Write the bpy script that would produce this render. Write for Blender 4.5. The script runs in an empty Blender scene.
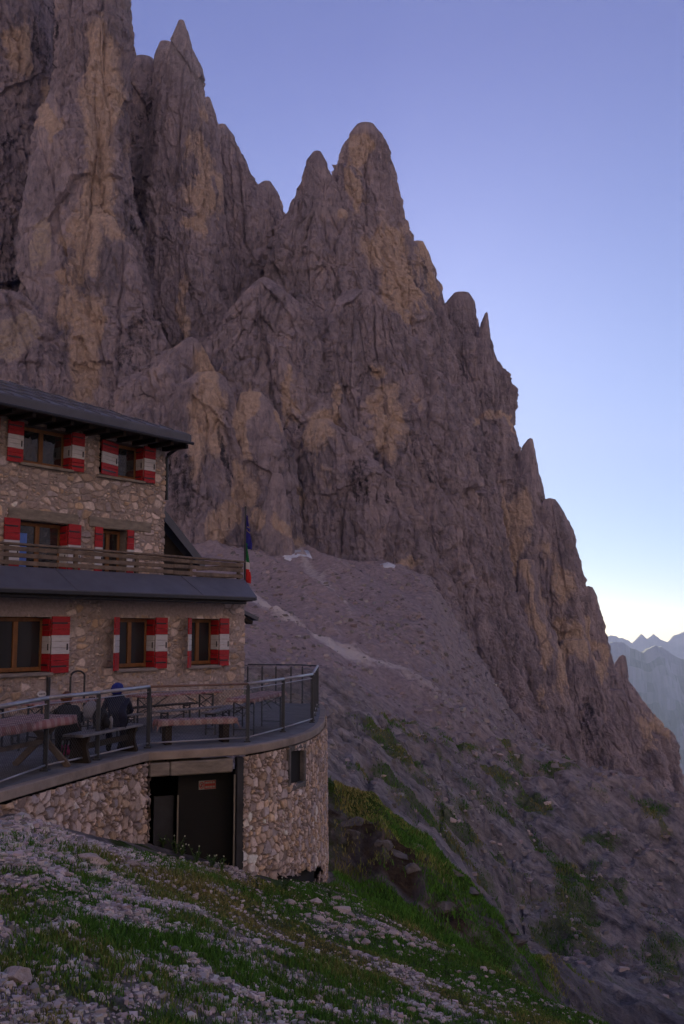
import bpy, math, random
import numpy as np
from mathutils import Vector, Matrix
random.seed(7); rng = np.random.default_rng(11)
S = bpy.context.scene; COL = S.collection
F = 1000.0; PITCH = math.atan(116/1000.0); CP, SP = math.cos(PITCH), math.sin(PITCH)
FLOOR = -2.13                                   # terrace floor, below the eye
# ------------------------------------------------------------------ projection helpers
def ray(px, py):
    x = (px-342)/F; v = (512-py)/F
    return np.array([x, CP-v*SP, SP+v*CP])
def P(px, py, Y):
    d = ray(px, py); return d*(Y/d[1])
def on_floor(px, py, z=FLOOR):
    d = ray(px, py); return d*(z/d[2])
def project(x, y, z):
    f = y*CP+z*SP; u = -y*SP+z*CP
    f = np.maximum(f, .01)
    return 342+F*x/f, 512-F*u/f
# ------------------------------------------------------------------ noise
def _h(ix, iy, iz, s):
    h = (ix.astype(np.int64)*73856093) ^ (iy.astype(np.int64)*19349663) ^ (iz.astype(np.int64)*83492791) ^ (s*2654435761)
    h &= 0xffffffff
    h = ((h ^ (h >> 15))*2246822519) & 0xffffffff
    h = ((h ^ (h >> 13))*3266489917) & 0xffffffff
    h ^= h >> 16
    return (h & 0xffffff).astype(np.float32)/16777216.0
def vnoise(x, y, z, s=0):
    xi, yi, zi = np.floor(x), np.floor(y), np.floor(z)
    fx, fy, fz = x-xi, y-yi, z-zi
    fx = fx*fx*(3-2*fx); fy = fy*fy*(3-2*fy); fz = fz*fz*(3-2*fz)
    xi, yi, zi = xi.astype(np.int64), yi.astype(np.int64), zi.astype(np.int64)
    r = 0
    for a in (0, 1):
        wa = fx if a else 1-fx
        for b in (0, 1):
            wb = fy if b else 1-fy
            for c in (0, 1):
                wc = fz if c else 1-fz
                r = r+wa*wb*wc*_h(xi+a, yi+b, zi+c, s)
    return r*2-1
def fbm(x, y, z, o=4, s=0):
    r = 0; a = .5
    for i in range(o):
        r = r+a*vnoise(x, y, z, s+i); x = x*2.03+3.1; y = y*2.03+1.7; z = z*2.03+5.3; a *= .5
    return r
def ridged(x, y, z, o=3, s=0):
    r = 0; a = .5
    for i in range(o):
        r = r+a*(1-2*np.abs(vnoise(x, y, z, s+i))); x = x*2.1+7; y = y*2.1+2; z = z*2.1+9; a *= .5
    return r
def worley3(x, y, z, s=0):
    xi, yi, zi = np.floor(x).astype(np.int64), np.floor(y).astype(np.int64), np.floor(z).astype(np.int64)
    f1 = np.full(x.shape, 9., np.float32); f2 = f1.copy(); cid = np.zeros(x.shape, np.float32)
    for a in (-1, 0, 1):
        for b in (-1, 0, 1):
            for c in (-1, 0, 1):
                X, Y, Z = xi+a, yi+b, zi+c
                h = _h(X, Y, Z, s); h2 = (h*977.3) % 1; h3 = (h*3571.7) % 1
                d = np.sqrt((X+.1+.8*h-x)**2+(Y+.1+.8*h2-y)**2+(Z+.1+.8*h3-z)**2)
                m = d < f1
                f2 = np.where(m, f1, np.minimum(f2, d)); cid = np.where(m, (h*131.7) % 1, cid); f1 = np.where(m, d, f1)
    return f1, f2, cid
def worley2(x, y, s=0, jit=.8):
    xi, yi = np.floor(x).astype(np.int64), np.floor(y).astype(np.int64)
    z = np.zeros_like(xi); f1 = np.full(x.shape, 9., np.float32); f2 = f1.copy(); cid = np.zeros(x.shape, np.float32)
    for a in (-1, 0, 1):
        for b in (-1, 0, 1):
            X, Y = xi+a, yi+b; h = _h(X, Y, z, s); h2 = (h*977.3) % 1
            d = np.sqrt((X+.5+jit*(h-.5)-x)**2+(Y+.5+jit*(h2-.5)-y)**2)
            m = d < f1
            f2 = np.where(m, f1, np.minimum(f2, d)); cid = np.where(m, (h*131.7) % 1, cid); f1 = np.where(m, d, f1)
    return f1, f2, cid
def sstep(a, b, x):
    t = np.clip((x-a)/(b-a), 0, 1); return t*t*(3-2*t)
# ------------------------------------------------------------------ materials
def nodes(name):
    m = bpy.data.materials.new(name); m.use_nodes = True; nt = m.node_tree
    return m, nt, nt.nodes['Principled BSDF']
def N(nt, t, **k):
    n = nt.nodes.new(t)
    for a, v in k.items():
        if a.startswith('i_'):
            n.inputs[a[2:].replace('_', ' ')].default_value = v
        else: setattr(n, a, v)
    return n
def ramp(nt, fac, stops):
    r = nt.nodes.new('ShaderNodeValToRGB'); nt.links.new(fac, r.inputs[0]); e = r.color_ramp.elements
    while len(e) < len(stops): e.new(.5)
    for q, (p, c) in zip(e, stops):
        q.position = p; q.color = tuple(c)+(1,) if len(c) == 3 else c
    return r.outputs[0]
def mixc(nt, fac, a, b, mode='MIX'):
    n = nt.nodes.new('ShaderNodeMix'); n.data_type = 'RGBA'; n.blend_type = mode
    for sock, v in ((n.inputs[0], fac), (n.inputs[6], a), (n.inputs[7], b)):
        if hasattr(v, 'is_linked'): nt.links.new(v, sock)
        else: sock.default_value = v if not isinstance(v, tuple) else (tuple(v)+(1,) if len(v) == 3 else v)
    return n.outputs[2]
def math_(nt, op, a, b=None, c=None, clamp=False):
    n = nt.nodes.new('ShaderNodeMath'); n.operation = op; n.use_clamp = clamp
    for i, v in enumerate((a, b, c)):
        if v is None: continue
        if hasattr(v, 'is_linked'): nt.links.new(v, n.inputs[i])
        else: n.inputs[i].default_value = v
    return n.outputs[0]
def coords(nt, scale=(1, 1, 1), kind='pos'):
    if kind == 'pos': o = nt.nodes.new('ShaderNodeNewGeometry').outputs['Position']
    else: o = nt.nodes.new('ShaderNodeTexCoord').outputs['Object']
    m = nt.nodes.new('ShaderNodeMapping'); m.inputs['Scale'].default_value = scale; nt.links.new(o, m.inputs[0])
    return m.outputs[0]
def noise(nt, vec, scale, detail=6, rough=.6, dist=0):
    n = nt.nodes.new('ShaderNodeTexNoise'); n.inputs['Scale'].default_value = scale; n.inputs['Detail'].default_value = detail
    n.inputs['Roughness'].default_value = rough; n.inputs['Distortion'].default_value = dist; nt.links.new(vec, n.inputs['Vector'])
    return n.outputs['Fac']
def bump(nt, bsdf, h, dist, strength=1.):
    b = nt.nodes.new('ShaderNodeBump'); b.inputs['Distance'].default_value = dist; b.inputs['Strength'].default_value = strength
    nt.links.new(h, b.inputs['Height']); nt.links.new(b.outputs[0], bsdf.inputs['Normal'])
def attr(nt, name, out='Fac'):
    a = nt.nodes.new('ShaderNodeAttribute'); a.attribute_name = name; return a.outputs[out]
def simple(name, col, rough=.7, metal=0, var=.25, scale=8, bmp=0.002, spec=.4, stretch=(1, 1, 1)):
    m, nt, b = nodes(name)
    v = coords(nt, stretch); n = noise(nt, v, scale)
    c0 = tuple(x*(1-var) for x in col); c1 = tuple(min(1, x*(1+var)) for x in col)
    nt.links.new(ramp(nt, n, [(.3, c0), (.7, c1)]), b.inputs['Base Color'])
    b.inputs['Roughness'].default_value = rough; b.inputs['Metallic'].default_value = metal; b.inputs['Specular IOR Level'].default_value = spec
    if bmp: bump(nt, b, noise(nt, v, scale*6), bmp)
    return m
M = {}
M['red'] = simple('red_paint', (.36, .012, .018), .6, var=.3, scale=5, stretch=(1, 1, 4))
M['white'] = simple('white_paint', (.55, .53, .56), .65, var=.12, scale=6, stretch=(1, 1, 4))
M['frame'] = simple('varnished_wood', (.20, .085, .028), .5, var=.3, scale=9, stretch=(1, 1, .3))
M['oldwood'] = simple('weathered_wood', (.16, .12, .095), .85, var=.4, scale=5, bmp=.004)
M['darkwood'] = simple('dark_wood', (.03, .022, .017), .85, var=.4, scale=5)
M['greywood'] = simple('grey_bench_wood', (.17, .16, .17), .8, var=.3, scale=6)
M['roof'] = simple('roof_sheet', (.10, .10, .125), .6, var=.15, scale=2.5, metal=.0)
M['roofedge'] = simple('roof_edge_metal', (.10, .10, .12), .45, metal=.3, var=.15, scale=3)
M['gutter'] = simple('dark_gutter_metal', (.035, .035, .042), .45, metal=.3, var=.2)
M['steel'] = simple('dark_painted_steel', (.05, .055, .065), .45, metal=.2, var=.2)
M['rail'] = simple('galvanised_rail', (.33, .32, .35), .4, metal=.5, var=.15)
M['railwood'] = simple('brown_handrail', (.17, .10, .08), .6, var=.25)
M['wire'] = simple('mesh_wire', (.075, .075, .085), .45, metal=.4, var=.1)
M['concrete'] = simple('weathered_concrete', (.28, .225, .19), .9, var=.3, scale=2.2, bmp=.006)
M['lintel'] = simple('lintel_concrete', (.23, .195, .165), .9, var=.35, scale=3, bmp=.006, stretch=(1, 1, 3))
M['plaster'] = simple('grey_plaster', (.25, .215, .205), .9, var=.18, scale=2.5, bmp=.004)
M['paving'] = simple('terrace_paving', (.15, .15, .16), .85, var=.3, scale=3, bmp=.004)
M['black'] = simple('shade_black', (.010, .008, .007), .9, var=.2)  # near-black stands in for shade in rooms, niche and wall core
M['doorpanel'] = simple('recess_shade_door', (.0035, .003, .0026), .7, var=.3, scale=4)  # near-black, with the shade of the cellar recess put into the colour
M['greypanel'] = simple('grey_panel', (.035, .036, .042), .7, var=.3, scale=3)
M['yellowtrim'] = simple('galvanised_trim', (.20, .18, .14), .6, var=.2)
M['navy'] = simple('navy_jacket', (.008, .010, .030), .8, var=.3, scale=20)
M['bluecap'] = simple('blue_hood', (.012, .020, .17), .75, var=.2, scale=20)
M['blackcloth'] = simple('black_cloth', (.010, .009, .010), .85, var=.3, scale=20)
M['skin'] = simple('skin', (.32, .17, .12), .55, var=.1)
M['hair'] = simple('brown_hair', (.10, .035, .015), .7, var=.4, scale=60)
M['pale'] = simple('pale_grey_cloth', (.20, .20, .23), .85, var=.15, scale=12)
M['pink'] = simple('pink_plastic', (.50, .03, .20), .5, var=.2, scale=15)
M['flagblue'] = simple('flag_blue', (.02, .02, .22), .8, var=.1)
M['flaggreen'] = simple('flag_green', (.01, .16, .05), .8, var=.1)
M['flagwhite'] = simple('flag_white', (.6, .58, .62), .8, var=.05)
M['flagred'] = simple('flag_red', (.5, .02, .02), .8, var=.1)
M['yellow'] = simple('flag_yellow', (.6, .45, .03), .7, var=.05)
M['reflect_blue'] = simple('reflection_blue', (.12, .22, .6), .85, var=.1)  # light blue of a reflection in one upper pane
M['snow'] = simple('old_snow', (.62, .64, .70), .7, var=.1, scale=1)
M['stem'] = simple('weed_leaf', (.05, .10, .02), .7, var=.3)
M['petal'] = simple('pale_petal', (.55, .55, .42), .7, var=.1)
def mk_glass():
    m, nt, b = nodes('window_glass'); b.inputs['Base Color'].default_value = (.008, .008, .010, 1); b.inputs['Roughness'].default_value = .9
    g = N(nt, 'ShaderNodeBsdfGlossy'); g.inputs['Roughness'].default_value = .03; g.inputs['Color'].default_value = (.9, .9, .9, 1)
    mx = N(nt, 'ShaderNodeMixShader'); mx.inputs[0].default_value = .12
    v = coords(nt); n = noise(nt, v, 2.2, 2); bp = N(nt, 'ShaderNodeBump'); bp.inputs['Distance'].default_value = .012
    nt.links.new(n, bp.inputs['Height']); nt.links.new(bp.outputs[0], g.inputs['Normal'])
    nt.links.new(b.outputs[0], mx.inputs[1]); nt.links.new(g.outputs[0], mx.inputs[2])
    nt.links.new(mx.outputs[0], nt.nodes['Material Output'].inputs[0]); return m
M['glass'] = mk_glass(); M['glass'].node_tree.nodes['Mix Shader'].inputs[0].default_value = .05
M['glass_upper'] = mk_glass()
def mk_cloth():
    m, nt, b = nodes('plaid_tablecloth'); v = coords(nt, kind='obj'); nz = noise(nt, v, 4, 4)
    w1 = N(nt, 'ShaderNodeTexWave', wave_type='BANDS', bands_direction='X'); w1.inputs['Scale'].default_value = 1.5
    w2 = N(nt, 'ShaderNodeTexWave', wave_type='BANDS', bands_direction='Y'); w2.inputs['Scale'].default_value = 1.9
    for w in (w1, w2): nt.links.new(v, w.inputs['Vector'])
    s = math_(nt, 'ADD', math_(nt, 'GREATER_THAN', w1.outputs['Fac'], .5), math_(nt, 'GREATER_THAN', w2.outputs['Fac'], .5))
    s = math_(nt, 'MULTIPLY', s, .5)
    c = ramp(nt, s, [(0, (.40, .30, .28)), (.5, (.33, .20, .19)), (1, (.26, .11, .105))]); c = mixc(nt, 1., c, ramp(nt, nz, [(.3, (.7, .7, .7)), (.7, (1.25, 1.2, 1.2))]), 'MULTIPLY')
    nt.links.new(c, b.inputs['Base Color']); b.inputs['Roughness'].default_value = .75; return m
M['cloth'] = mk_cloth()
def mk_masonry(name):
    m, nt, b = nodes(name)
    c = attr(nt, 'Col', 'Color'); v = coords(nt)
    n = noise(nt, v, 14, 6, .7)
    c = mixc(nt, 1., c, ramp(nt, n, [(.3, (.72, .70, .70)), (.7, (1.2, 1.2, 1.2))]), 'MULTIPLY')
    nt.links.new(c, b.inputs['Base Color']); b.inputs['Roughness'].default_value = .92; b.inputs['Specular IOR Level'].default_value = .2
    bump(nt, b, noise(nt, v, 30, 5, .7), .012); return m
M['masonry'] = mk_masonry('rubble_masonry')
def mk_rock():
    m, nt, b = nodes('dolomite_cliff')
    v1 = coords(nt, (1, 1, .28)); v0 = coords(nt); vs = coords(nt, (1, 1, .07)); vh = coords(nt, (.15, .15, 1))
    big = noise(nt, v1, .03, 5, .6); med = noise(nt, v1, .10, 10, .70, .4); st = noise(nt, vs, .5, 6, .65); fine = noise(nt, v0, .7, 10, .75); lay = noise(nt, vh, .35, 5, .6)
    base = ramp(nt, med, [(.30, (.20, .185, .21)), (.5, (.35, .31, .345)), (.70, (.48, .415, .44))])
    base = mixc(nt, 1., base, ramp(nt, st, [(.3, (.82, .82, .86)), (.5, (1.08, 1.06, 1.07)), (.75, (1.25, 1.2, 1.18))]), 'MULTIPLY')
    base = mixc(nt, .4, base, ramp(nt, lay, [(.38, (.75, .75, .77)), (.6, (1.15, 1.12, 1.1))]), 'MULTIPLY')
    pit = noise(nt, coords(nt, (1, 1, .5)), .55, 6, .75, .6); base = mixc(nt, 1., base, ramp(nt, pit, [(.30, (.40, .38, .42)), (.40, (1.0, 1.0, 1.0)), (.62, (1.3, 1.28, 1.26))]), 'MULTIPLY')
    oc = attr(nt, 'ochre')
    f = math_(nt, 'ADD', oc, math_(nt, 'MULTIPLY', math_(nt, 'SUBTRACT', med, .5), 1.5))
    f = math_(nt, 'ADD', f, math_(nt, 'MULTIPLY', math_(nt, 'SUBTRACT', st, .5), .9))
    f = math_(nt, 'ADD', f, math_(nt, 'MULTIPLY', math_(nt, 'SUBTRACT', fine, .5), .7))
    f2 = math_(nt, 'MULTIPLY', math_(nt, 'SUBTRACT', f, .18), 2.1, clamp=True)
    occ = ramp(nt, fine, [(.3, (.50, .37, .30)), (.7, (.85, .68, .57))])
    c = mixc(nt, f2, base, occ)
    pl = attr(nt, 'pale'); f3 = math_(nt, 'MULTIPLY', math_(nt, 'SUBTRACT', math_(nt, 'ADD', pl, math_(nt, 'MULTIPLY', math_(nt, 'SUBTRACT', fine, .5), 1.2)), .35), 3., clamp=True)
    c = mixc(nt, f3, c, (.68, .57, .47))
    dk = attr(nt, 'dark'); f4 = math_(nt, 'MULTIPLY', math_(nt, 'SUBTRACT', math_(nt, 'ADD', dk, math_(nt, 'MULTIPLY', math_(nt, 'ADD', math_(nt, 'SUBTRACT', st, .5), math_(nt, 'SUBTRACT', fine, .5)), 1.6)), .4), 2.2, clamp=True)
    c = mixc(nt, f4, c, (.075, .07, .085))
    nt.links.new(c, b.inputs['Base Color']); b.inputs['Roughness'].default_value = .95; b.inputs['Specular IOR Level'].default_value = .15
    vf = noise(nt, coords(nt, (1, 1, .6)), 1.6, 8, .8); h = math_(nt, 'ADD', math_(nt, 'MULTIPLY', fine, 1.2), math_(nt, 'MULTIPLY', st, .35)); h = math_(nt, 'ADD', h, math_(nt, 'MULTIPLY', pit, .5)); h = math_(nt, 'ADD', h, math_(nt, 'MULTIPLY', vf, .8)); bump(nt, b, h, 1.5, 1.); return m
M['rock'] = mk_rock()
def mk_ground():
    m, nt, b = nodes('alpine_ground')
    v = coords(nt); vd = N(nt, 'ShaderNodeMapping'); vr = N(nt, 'ShaderNodeMapping'); nt.links.new(v, vr.inputs[0]); nt.links.new(vr.outputs[0], vd.inputs[0]); vr.inputs['Rotation'].default_value = (0, math.radians(-38), 0); vd.inputs['Scale'].default_value = (.28, .5, 1.3)
    n_f = noise(nt, v, 6, 8, .7); n_m = noise(nt, v, .9, 8, .65); n_b = noise(nt, v, .12, 6, .6); sk = noise(nt, vd.outputs[0], .5, 10, .74, .5)
    rock = ramp(nt, sk, [(.33, (.08, .073, .075)), (.45, (.20, .182, .185)), (.62, (.36, .325, .32))])
    rock = mixc(nt, .9, rock, ramp(nt, n_m, [(.33, (.45, .45, .5)), (.5, (1., 1., 1.)), (.7, (1.3, 1.25, 1.2))]), 'MULTIPLY')
    rock = mixc(nt, .6, rock, ramp(nt, n_b, [(.35, (.75, .75, .78)), (.65, (1.2, 1.15, 1.12))]), 'MULTIPLY')
    scree = ramp(nt, n_m, [(.3, (.25, .20, .205)), (.7, (.43, .345, .35))])
    c = mixc(nt, attr(nt, 'scree'), rock, scree)
    pl = math_(nt, 'MULTIPLY', math_(nt, 'SUBTRACT', math_(nt, 'ADD', attr(nt, 'pale'), math_(nt, 'MULTIPLY', math_(nt, 'SUBTRACT', n_m, .5), .8)), .3), 2.2, clamp=True)
    c = mixc(nt, pl, c, (.62, .55, .52))
    g = math_(nt, 'ADD', attr(nt, 'grass'), math_(nt, 'MULTIPLY', math_(nt, 'SUBTRACT', n_f, .5), .55)); g = math_(nt, 'ADD', g, math_(nt, 'MULTIPLY', math_(nt, 'SUBTRACT', n_m, .5), 1.9))
    g = math_(nt, 'MULTIPLY', math_(nt, 'SUBTRACT', g, .4), 2.6, clamp=True); g = math_(nt, 'MULTIPLY', g, math_(nt, 'SUBTRACT', 1., math_(nt, 'MULTIPLY', attr(nt, 'far_slope'), .35)))
    gc = ramp(nt, n_f, [(.3, (.024, .046, .008)), (.55, (.055, .105, .018)), (.75, (.11, .13, .035))])
    c = mixc(nt, g, c, gc)
    so = attr(nt, 'soil'); so = math_(nt, 'MULTIPLY', math_(nt, 'SUBTRACT', math_(nt, 'ADD', so, math_(nt, 'MULTIPLY', math_(nt, 'SUBTRACT', n_m, .5), 1.2)), .4), 3., clamp=True)
    c = mixc(nt, so, c, ramp(nt, n_f, [(.3, (.035, .024, .016)), (.7, (.11, .08, .055))]))
    nt.links.new(c, b.inputs['Base Color']); b.inputs['Roughness'].default_value = .95; b.inputs['Specular IOR Level'].default_value = .15
    h = math_(nt, 'ADD', n_m, math_(nt, 'MULTIPLY', n_f, .25)); h = math_(nt, 'ADD', h, sk)
    bump(nt, b, h, .5, 1.); return m
M['ground'] = mk_ground()
def mk_stone():
    m, nt, b = nodes('pale_limestone')
    v = coords(nt); n = noise(nt, v, 9, 6, .7); info = N(nt, 'ShaderNodeObjectInfo').outputs['Random']
    c = ramp(nt, n, [(.3, (.33, .27, .24)), (.7, (.60, .50, .46))])
    c = mixc(nt, 1., c, ramp(nt, info, [(0, (.7, .7, .72)), (1, (1.25, 1.2, 1.2))]), 'MULTIPLY')
    nt.links.new(c, b.inputs['Base Color']); b.inputs['Roughness'].default_value = .93; b.inputs['Specular IOR Level'].default_value = .2
    bump(nt, b, noise(nt, v, 28, 6, .7), .015); return m
M['stone'] = mk_stone(); M['outcrop'] = simple('grey_outcrop', (.15, .135, .13), .95, var=.45, scale=3, bmp=.05)
def mk_gravel():
    m, nt, b = nodes('loose_gravel'); c = attr(nt, 'Col', 'Color'); nt.links.new(c, b.inputs['Base Color']); b.inputs['Roughness'].default_value = .93; b.inputs['Specular IOR Level'].default_value = .2; return m
M['gravel'] = mk_gravel()
M['grass'] = mk_gravel(); M['grass'].name = 'grass_blades'
def mk_far():
    m, nt, b = nodes('far_mountain'); v = coords(nt)
    n = noise(nt, v, .004, 8, .65, .5)
    g = N(nt, 'ShaderNodeNewGeometry'); sx = N(nt, 'ShaderNodeSeparateXYZ'); nt.links.new(g.outputs['Normal'], sx.inputs[0])
    rock = ramp(nt, n, [(.35, (.24, .24, .26)), (.65, (.48, .46, .45))])
    gr = math_(nt, 'MULTIPLY', math_(nt, 'SUBTRACT', math_(nt, 'ADD', sx.outputs['Z'], math_(nt, 'MULTIPLY', n, .5)), .75), 4, clamp=True)
    nt.links.new(mixc(nt, gr, rock, (.13, .16, .10)), b.inputs['Base Color']); b.inputs['Roughness'].default_value = .95; b.inputs['Specular IOR Level'].default_value = .1
    return m
M['far'] = mk_far()
# ------------------------------------------------------------------ object helpers
def tag(o, label=None, cat=None, group=None, kind=None):
    if label: o['label'] = label
    if cat: o['category'] = cat
    if group: o['group'] = group
    if kind: o['kind'] = kind
    return o
def empty(name, loc, label, cat, group=None):
    o = bpy.data.objects.new(name, None); COL.objects.link(o); o.location = tuple(float(q) for q in loc); o.empty_display_size = .2
    return tag(o, label, cat, group)
def origin(o):
    v = Vector((0, 0, 0))
    while o: v += o.location; o = o.parent
    return v
def link(name, me, parent=None, loc=None):
    o = bpy.data.objects.new(name, me); COL.objects.link(o)
    if parent: o.parent = parent
    if loc is not None: o.location = tuple(float(q) for q in loc)
    return o
def np_mesh(name, V, Fq, mat, attrs=None, col=None, smooth=False, midx=None):
    """V (n,3), Fq (m,k) int; k 3 or 4"""
    V = np.ascontiguousarray(V, np.float32); Fq = np.ascontiguousarray(Fq, np.int32); k = Fq.shape[1]
    me = bpy.data.meshes.new(name); me.vertices.add(len(V)); me.vertices.foreach_set('co', V.ravel())
    me.loops.add(Fq.size); me.loops.foreach_set('vertex_index', Fq.ravel())
    me.polygons.add(len(Fq)); me.polygons.foreach_set('loop_start', np.arange(0, Fq.size, k, dtype=np.int32))
    me.polygons.foreach_set('use_smooth', np.full(len(Fq), smooth))
    for mm in (mat if isinstance(mat, list) else [mat]): me.materials.append(mm)
    if midx is not None: me.polygons.foreach_set('material_index', np.ascontiguousarray(midx, np.int32))
    me.update(calc_edges=True)
    for n_, a in (attrs or {}).items():
        at = me.attributes.new(n_, 'FLOAT', 'POINT'); at.data.foreach_set('value', np.ascontiguousarray(a, np.float32))
    if col is not None:
        at = me.attributes.new('Col', 'FLOAT_COLOR', 'POINT'); at.data.foreach_set('color', np.ascontiguousarray(np.c_[col, np.ones(len(col))], np.float32).ravel())
    return me
class MB:
    def __init__(s): s.v = []; s.f = []; s.m = []
    def add(s, vs, fs, mi=0):
        k = len(s.v); s.v += [tuple(float(c) for c in q) for q in vs]; s.f += [tuple(i+k for i in f) for f in fs]; s.m += [mi]*len(fs); return s
    def hexa(s, c, mi=0):       # 8 corners: bottom 4 ccw, top 4
        return s.add(c, [(3, 2, 1, 0), (4, 5, 6, 7), (0, 1, 5, 4), (1, 2, 6, 5), (2, 3, 7, 6), (3, 0, 4, 7)], mi)
    def box(s, c, ax, ay, az, mi=0, bev=0):   # centre, half-axis vectors
        c, ax, ay, az = (np.array(q, float) for q in (c, ax, ay, az))
        if bev:
            L = [np.linalg.norm(q) for q in (ax, ay, az)]; b = min(bev, .45*min(L)); k = [1-b/l for l in L]; vs = []; 
            # chamfered box: three point sets
            idx = {}
            for i, sx in enumerate((-1, 1)):
                for j, sy in enumerate((-1, 1)):
                    for l, sz in enumerate((-1, 1)):
                        idx[(i, j, l)] = len(vs)
                        vs += [c+sx*ax+sy*k[1]*ay+sz*k[2]*az, c+sx*k[0]*ax+sy*ay+sz*k[2]*az, c+sx*k[0]*ax+sy*k[1]*ay+sz*az]
            g = lambda i, j, l, w: idx[(i, j, l)]+w
            fs = []
            for i in (0, 1): q = [g(i, 0, 0, 0), g(i, 1, 0, 0), g(i, 1, 1, 0), g(i, 0, 1, 0)]; fs.append(tuple(q if i else q[::-1]))
            for j in (0, 1): q = [g(0, j, 0, 1), g(0, j, 1, 1), g(1, j, 1, 1), g(1, j, 0, 1)]; fs.append(tuple(q if j else q[::-1]))
            for l in (0, 1): q = [g(0, 0, l, 2), g(1, 0, l, 2), g(1, 1, l, 2), g(0, 1, l, 2)]; fs.append(tuple(q if l else q[::-1]))
            for i in (0, 1):
                for j in (0, 1): fs.append((g(i, j, 0, 0), g(i, j, 1, 0), g(i, j, 1, 1), g(i, j, 0, 1)))
            for i in (0, 1):
                for l in (0, 1): fs.append((g(i, 0, l, 0), g(i, 1, l, 0), g(i, 1, l, 2), g(i, 0, l, 2)))
            for j in (0, 1):
                for l in (0, 1): fs.append((g(0, j, l, 1), g(1, j, l, 1), g(1, j, l, 2), g(0, j, l, 2)))
            for i in (0, 1):
                for j in (0, 1):
                    for l in (0, 1): fs.append((g(i, j, l, 0), g(i, j, l, 1), g(i, j, l, 2)))
            return s.add(vs, fs, mi)
        cs = [c-ax-ay-az, c+ax-ay-az, c+ax+ay-az, c-ax+ay-az, c-ax-ay+az, c+ax-ay+az, c+ax+ay+az, c-ax+ay+az]
        return s.hexa(cs, mi)
    def tube(s, pts, r, n=8, mi=0, cap=True):
        pts = [np.array(p, float) for p in pts]; rs = r if isinstance(r, (list, tuple)) else [r]*len(pts); k = len(s.v); vs = []; fs = []
        for i, p in enumerate(pts):
            d = (pts[min(i+1, len(pts)-1)]-pts[max(i-1, 0)]); d = d/(np.linalg.norm(d)+1e-9)
            a = np.cross(d, (0, 0, 1)) if abs(d[2]) < .95 else np.cross(d, (1, 0, 0)); a /= np.linalg.norm(a); b = np.cross(d, a)
            for j in range(n): t = 2*math.pi*j/n; vs.append(p+rs[i]*(math.cos(t)*a+math.sin(t)*b))
        for i in range(len(pts)-1):
            for j in range(n): fs.append((i*n+j, i*n+(j+1) % n, (i+1)*n+(j+1) % n, (i+1)*n+j))
        if cap: fs += [tuple(range(n))[::-1], tuple((len(pts)-1)*n+j for j in range(n))]
        return s.add(vs, fs, mi)
    def prism(s, poly, z0, z1, mi=0):
        n = len(poly); vs = [(x, y, z0) for x, y in poly]+[(x, y, z1) for x, y in poly]
        return s.add(vs, [tuple(range(n))[::-1], tuple(range(n, 2*n))]+[(i, (i+1) % n, n+(i+1) % n, n+i) for i in range(n)], mi)
    def build(s, name, mat, parent=None, smooth=False, loc=None):
        me = bpy.data.meshes.new(name); o0 = origin(parent) if parent else (Vector(tuple(float(q) for q in loc)) if loc is not None else Vector((0, 0, 0)))
        me.from_pydata([(x-o0.x, y-o0.y, z-o0.z) for x, y, z in s.v], [], s.f)
        for mm in (mat if isinstance(mat, list) else [mat]): me.materials.append(mm)
        me.polygons.foreach_set('material_index', s.m); me.polygons.foreach_set('use_smooth', [smooth]*len(s.f)); me.update()
        import bmesh
        b = bmesh.new(); b.from_mesh(me); bmesh.ops.recalc_face_normals(b, faces=b.faces); b.to_mesh(me); b.free()
        return link(name, me, parent, loc if parent is None else None)
def copy_tree(o, parent=None):
    c = o.copy(); COL.objects.link(c)
    if parent: c.parent = parent
    for ch in list(o.children): copy_tree(ch, c)
    return c
# ------------------------------------------------------------------ camera, world, sun
cam = bpy.data.cameras.new('camera'); co = bpy.data.objects.new('camera', cam); COL.objects.link(co); S.camera = co
cam.sensor_fit = 'VERTICAL'; cam.sensor_height = 36; cam.lens = 36*F/1024; cam.clip_end = 60000; cam.clip_start = .1
co.rotation_euler = (math.pi/2+PITCH, 0, 0)
SUN_AZ, SUN_EL = math.radians(4), math.radians(16)       # azimuth from +Y towards +X
W = bpy.data.worlds.new('World'); S.world = W; W.use_nodes = True; nt = W.node_tree; bg = nt.nodes['Background']
sky = nt.nodes.new('ShaderNodeTexSky'); sky.sky_type = 'NISHITA'; sky.sun_disc = False; sky.sun_elevation = SUN_EL; sky.sun_rotation = SUN_AZ
sky.altitude = 2000; sky.air_density = 1.0; sky.dust_density = .95; sky.ozone_density = 4.0
tint = nt.nodes.new('ShaderNodeMix'); tint.data_type = 'RGBA'; tint.blend_type = 'MULTIPLY'; tint.inputs[0].default_value = 1; tint.inputs[7].default_value = (.74, .64, .88, 1)
tc = nt.nodes.new('ShaderNodeTexCoord'); sz = nt.nodes.new('ShaderNodeSeparateXYZ'); nt.links.new(tc.outputs['Generated'], sz.inputs[0]); tr = nt.nodes.new('ShaderNodeValToRGB'); nt.links.new(sz.outputs['Z'], tr.inputs[0]); te = tr.color_ramp.elements
te.new(.25); te[0].position = 0; te[0].color = (.84, .90, .94, 1); te[1].position = .22; te[1].color = (.68, .70, .90, 1); te[2].position = .52; te[2].color = (.54, .46, .80, 1); nt.links.new(tr.outputs[0], tint.inputs[7])
nt.links.new(sky.outputs[0], tint.inputs[6]); nt.links.new(tint.outputs[2], bg.inputs[0]); bg.inputs[1].default_value = .043
sl = bpy.data.lights.new('sun', 'SUN'); sl.energy = 5.0; sl.angle = math.radians(.5); sl.color = (1, .86, .7); so = bpy.data.objects.new('sun', sl); COL.objects.link(so)
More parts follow.
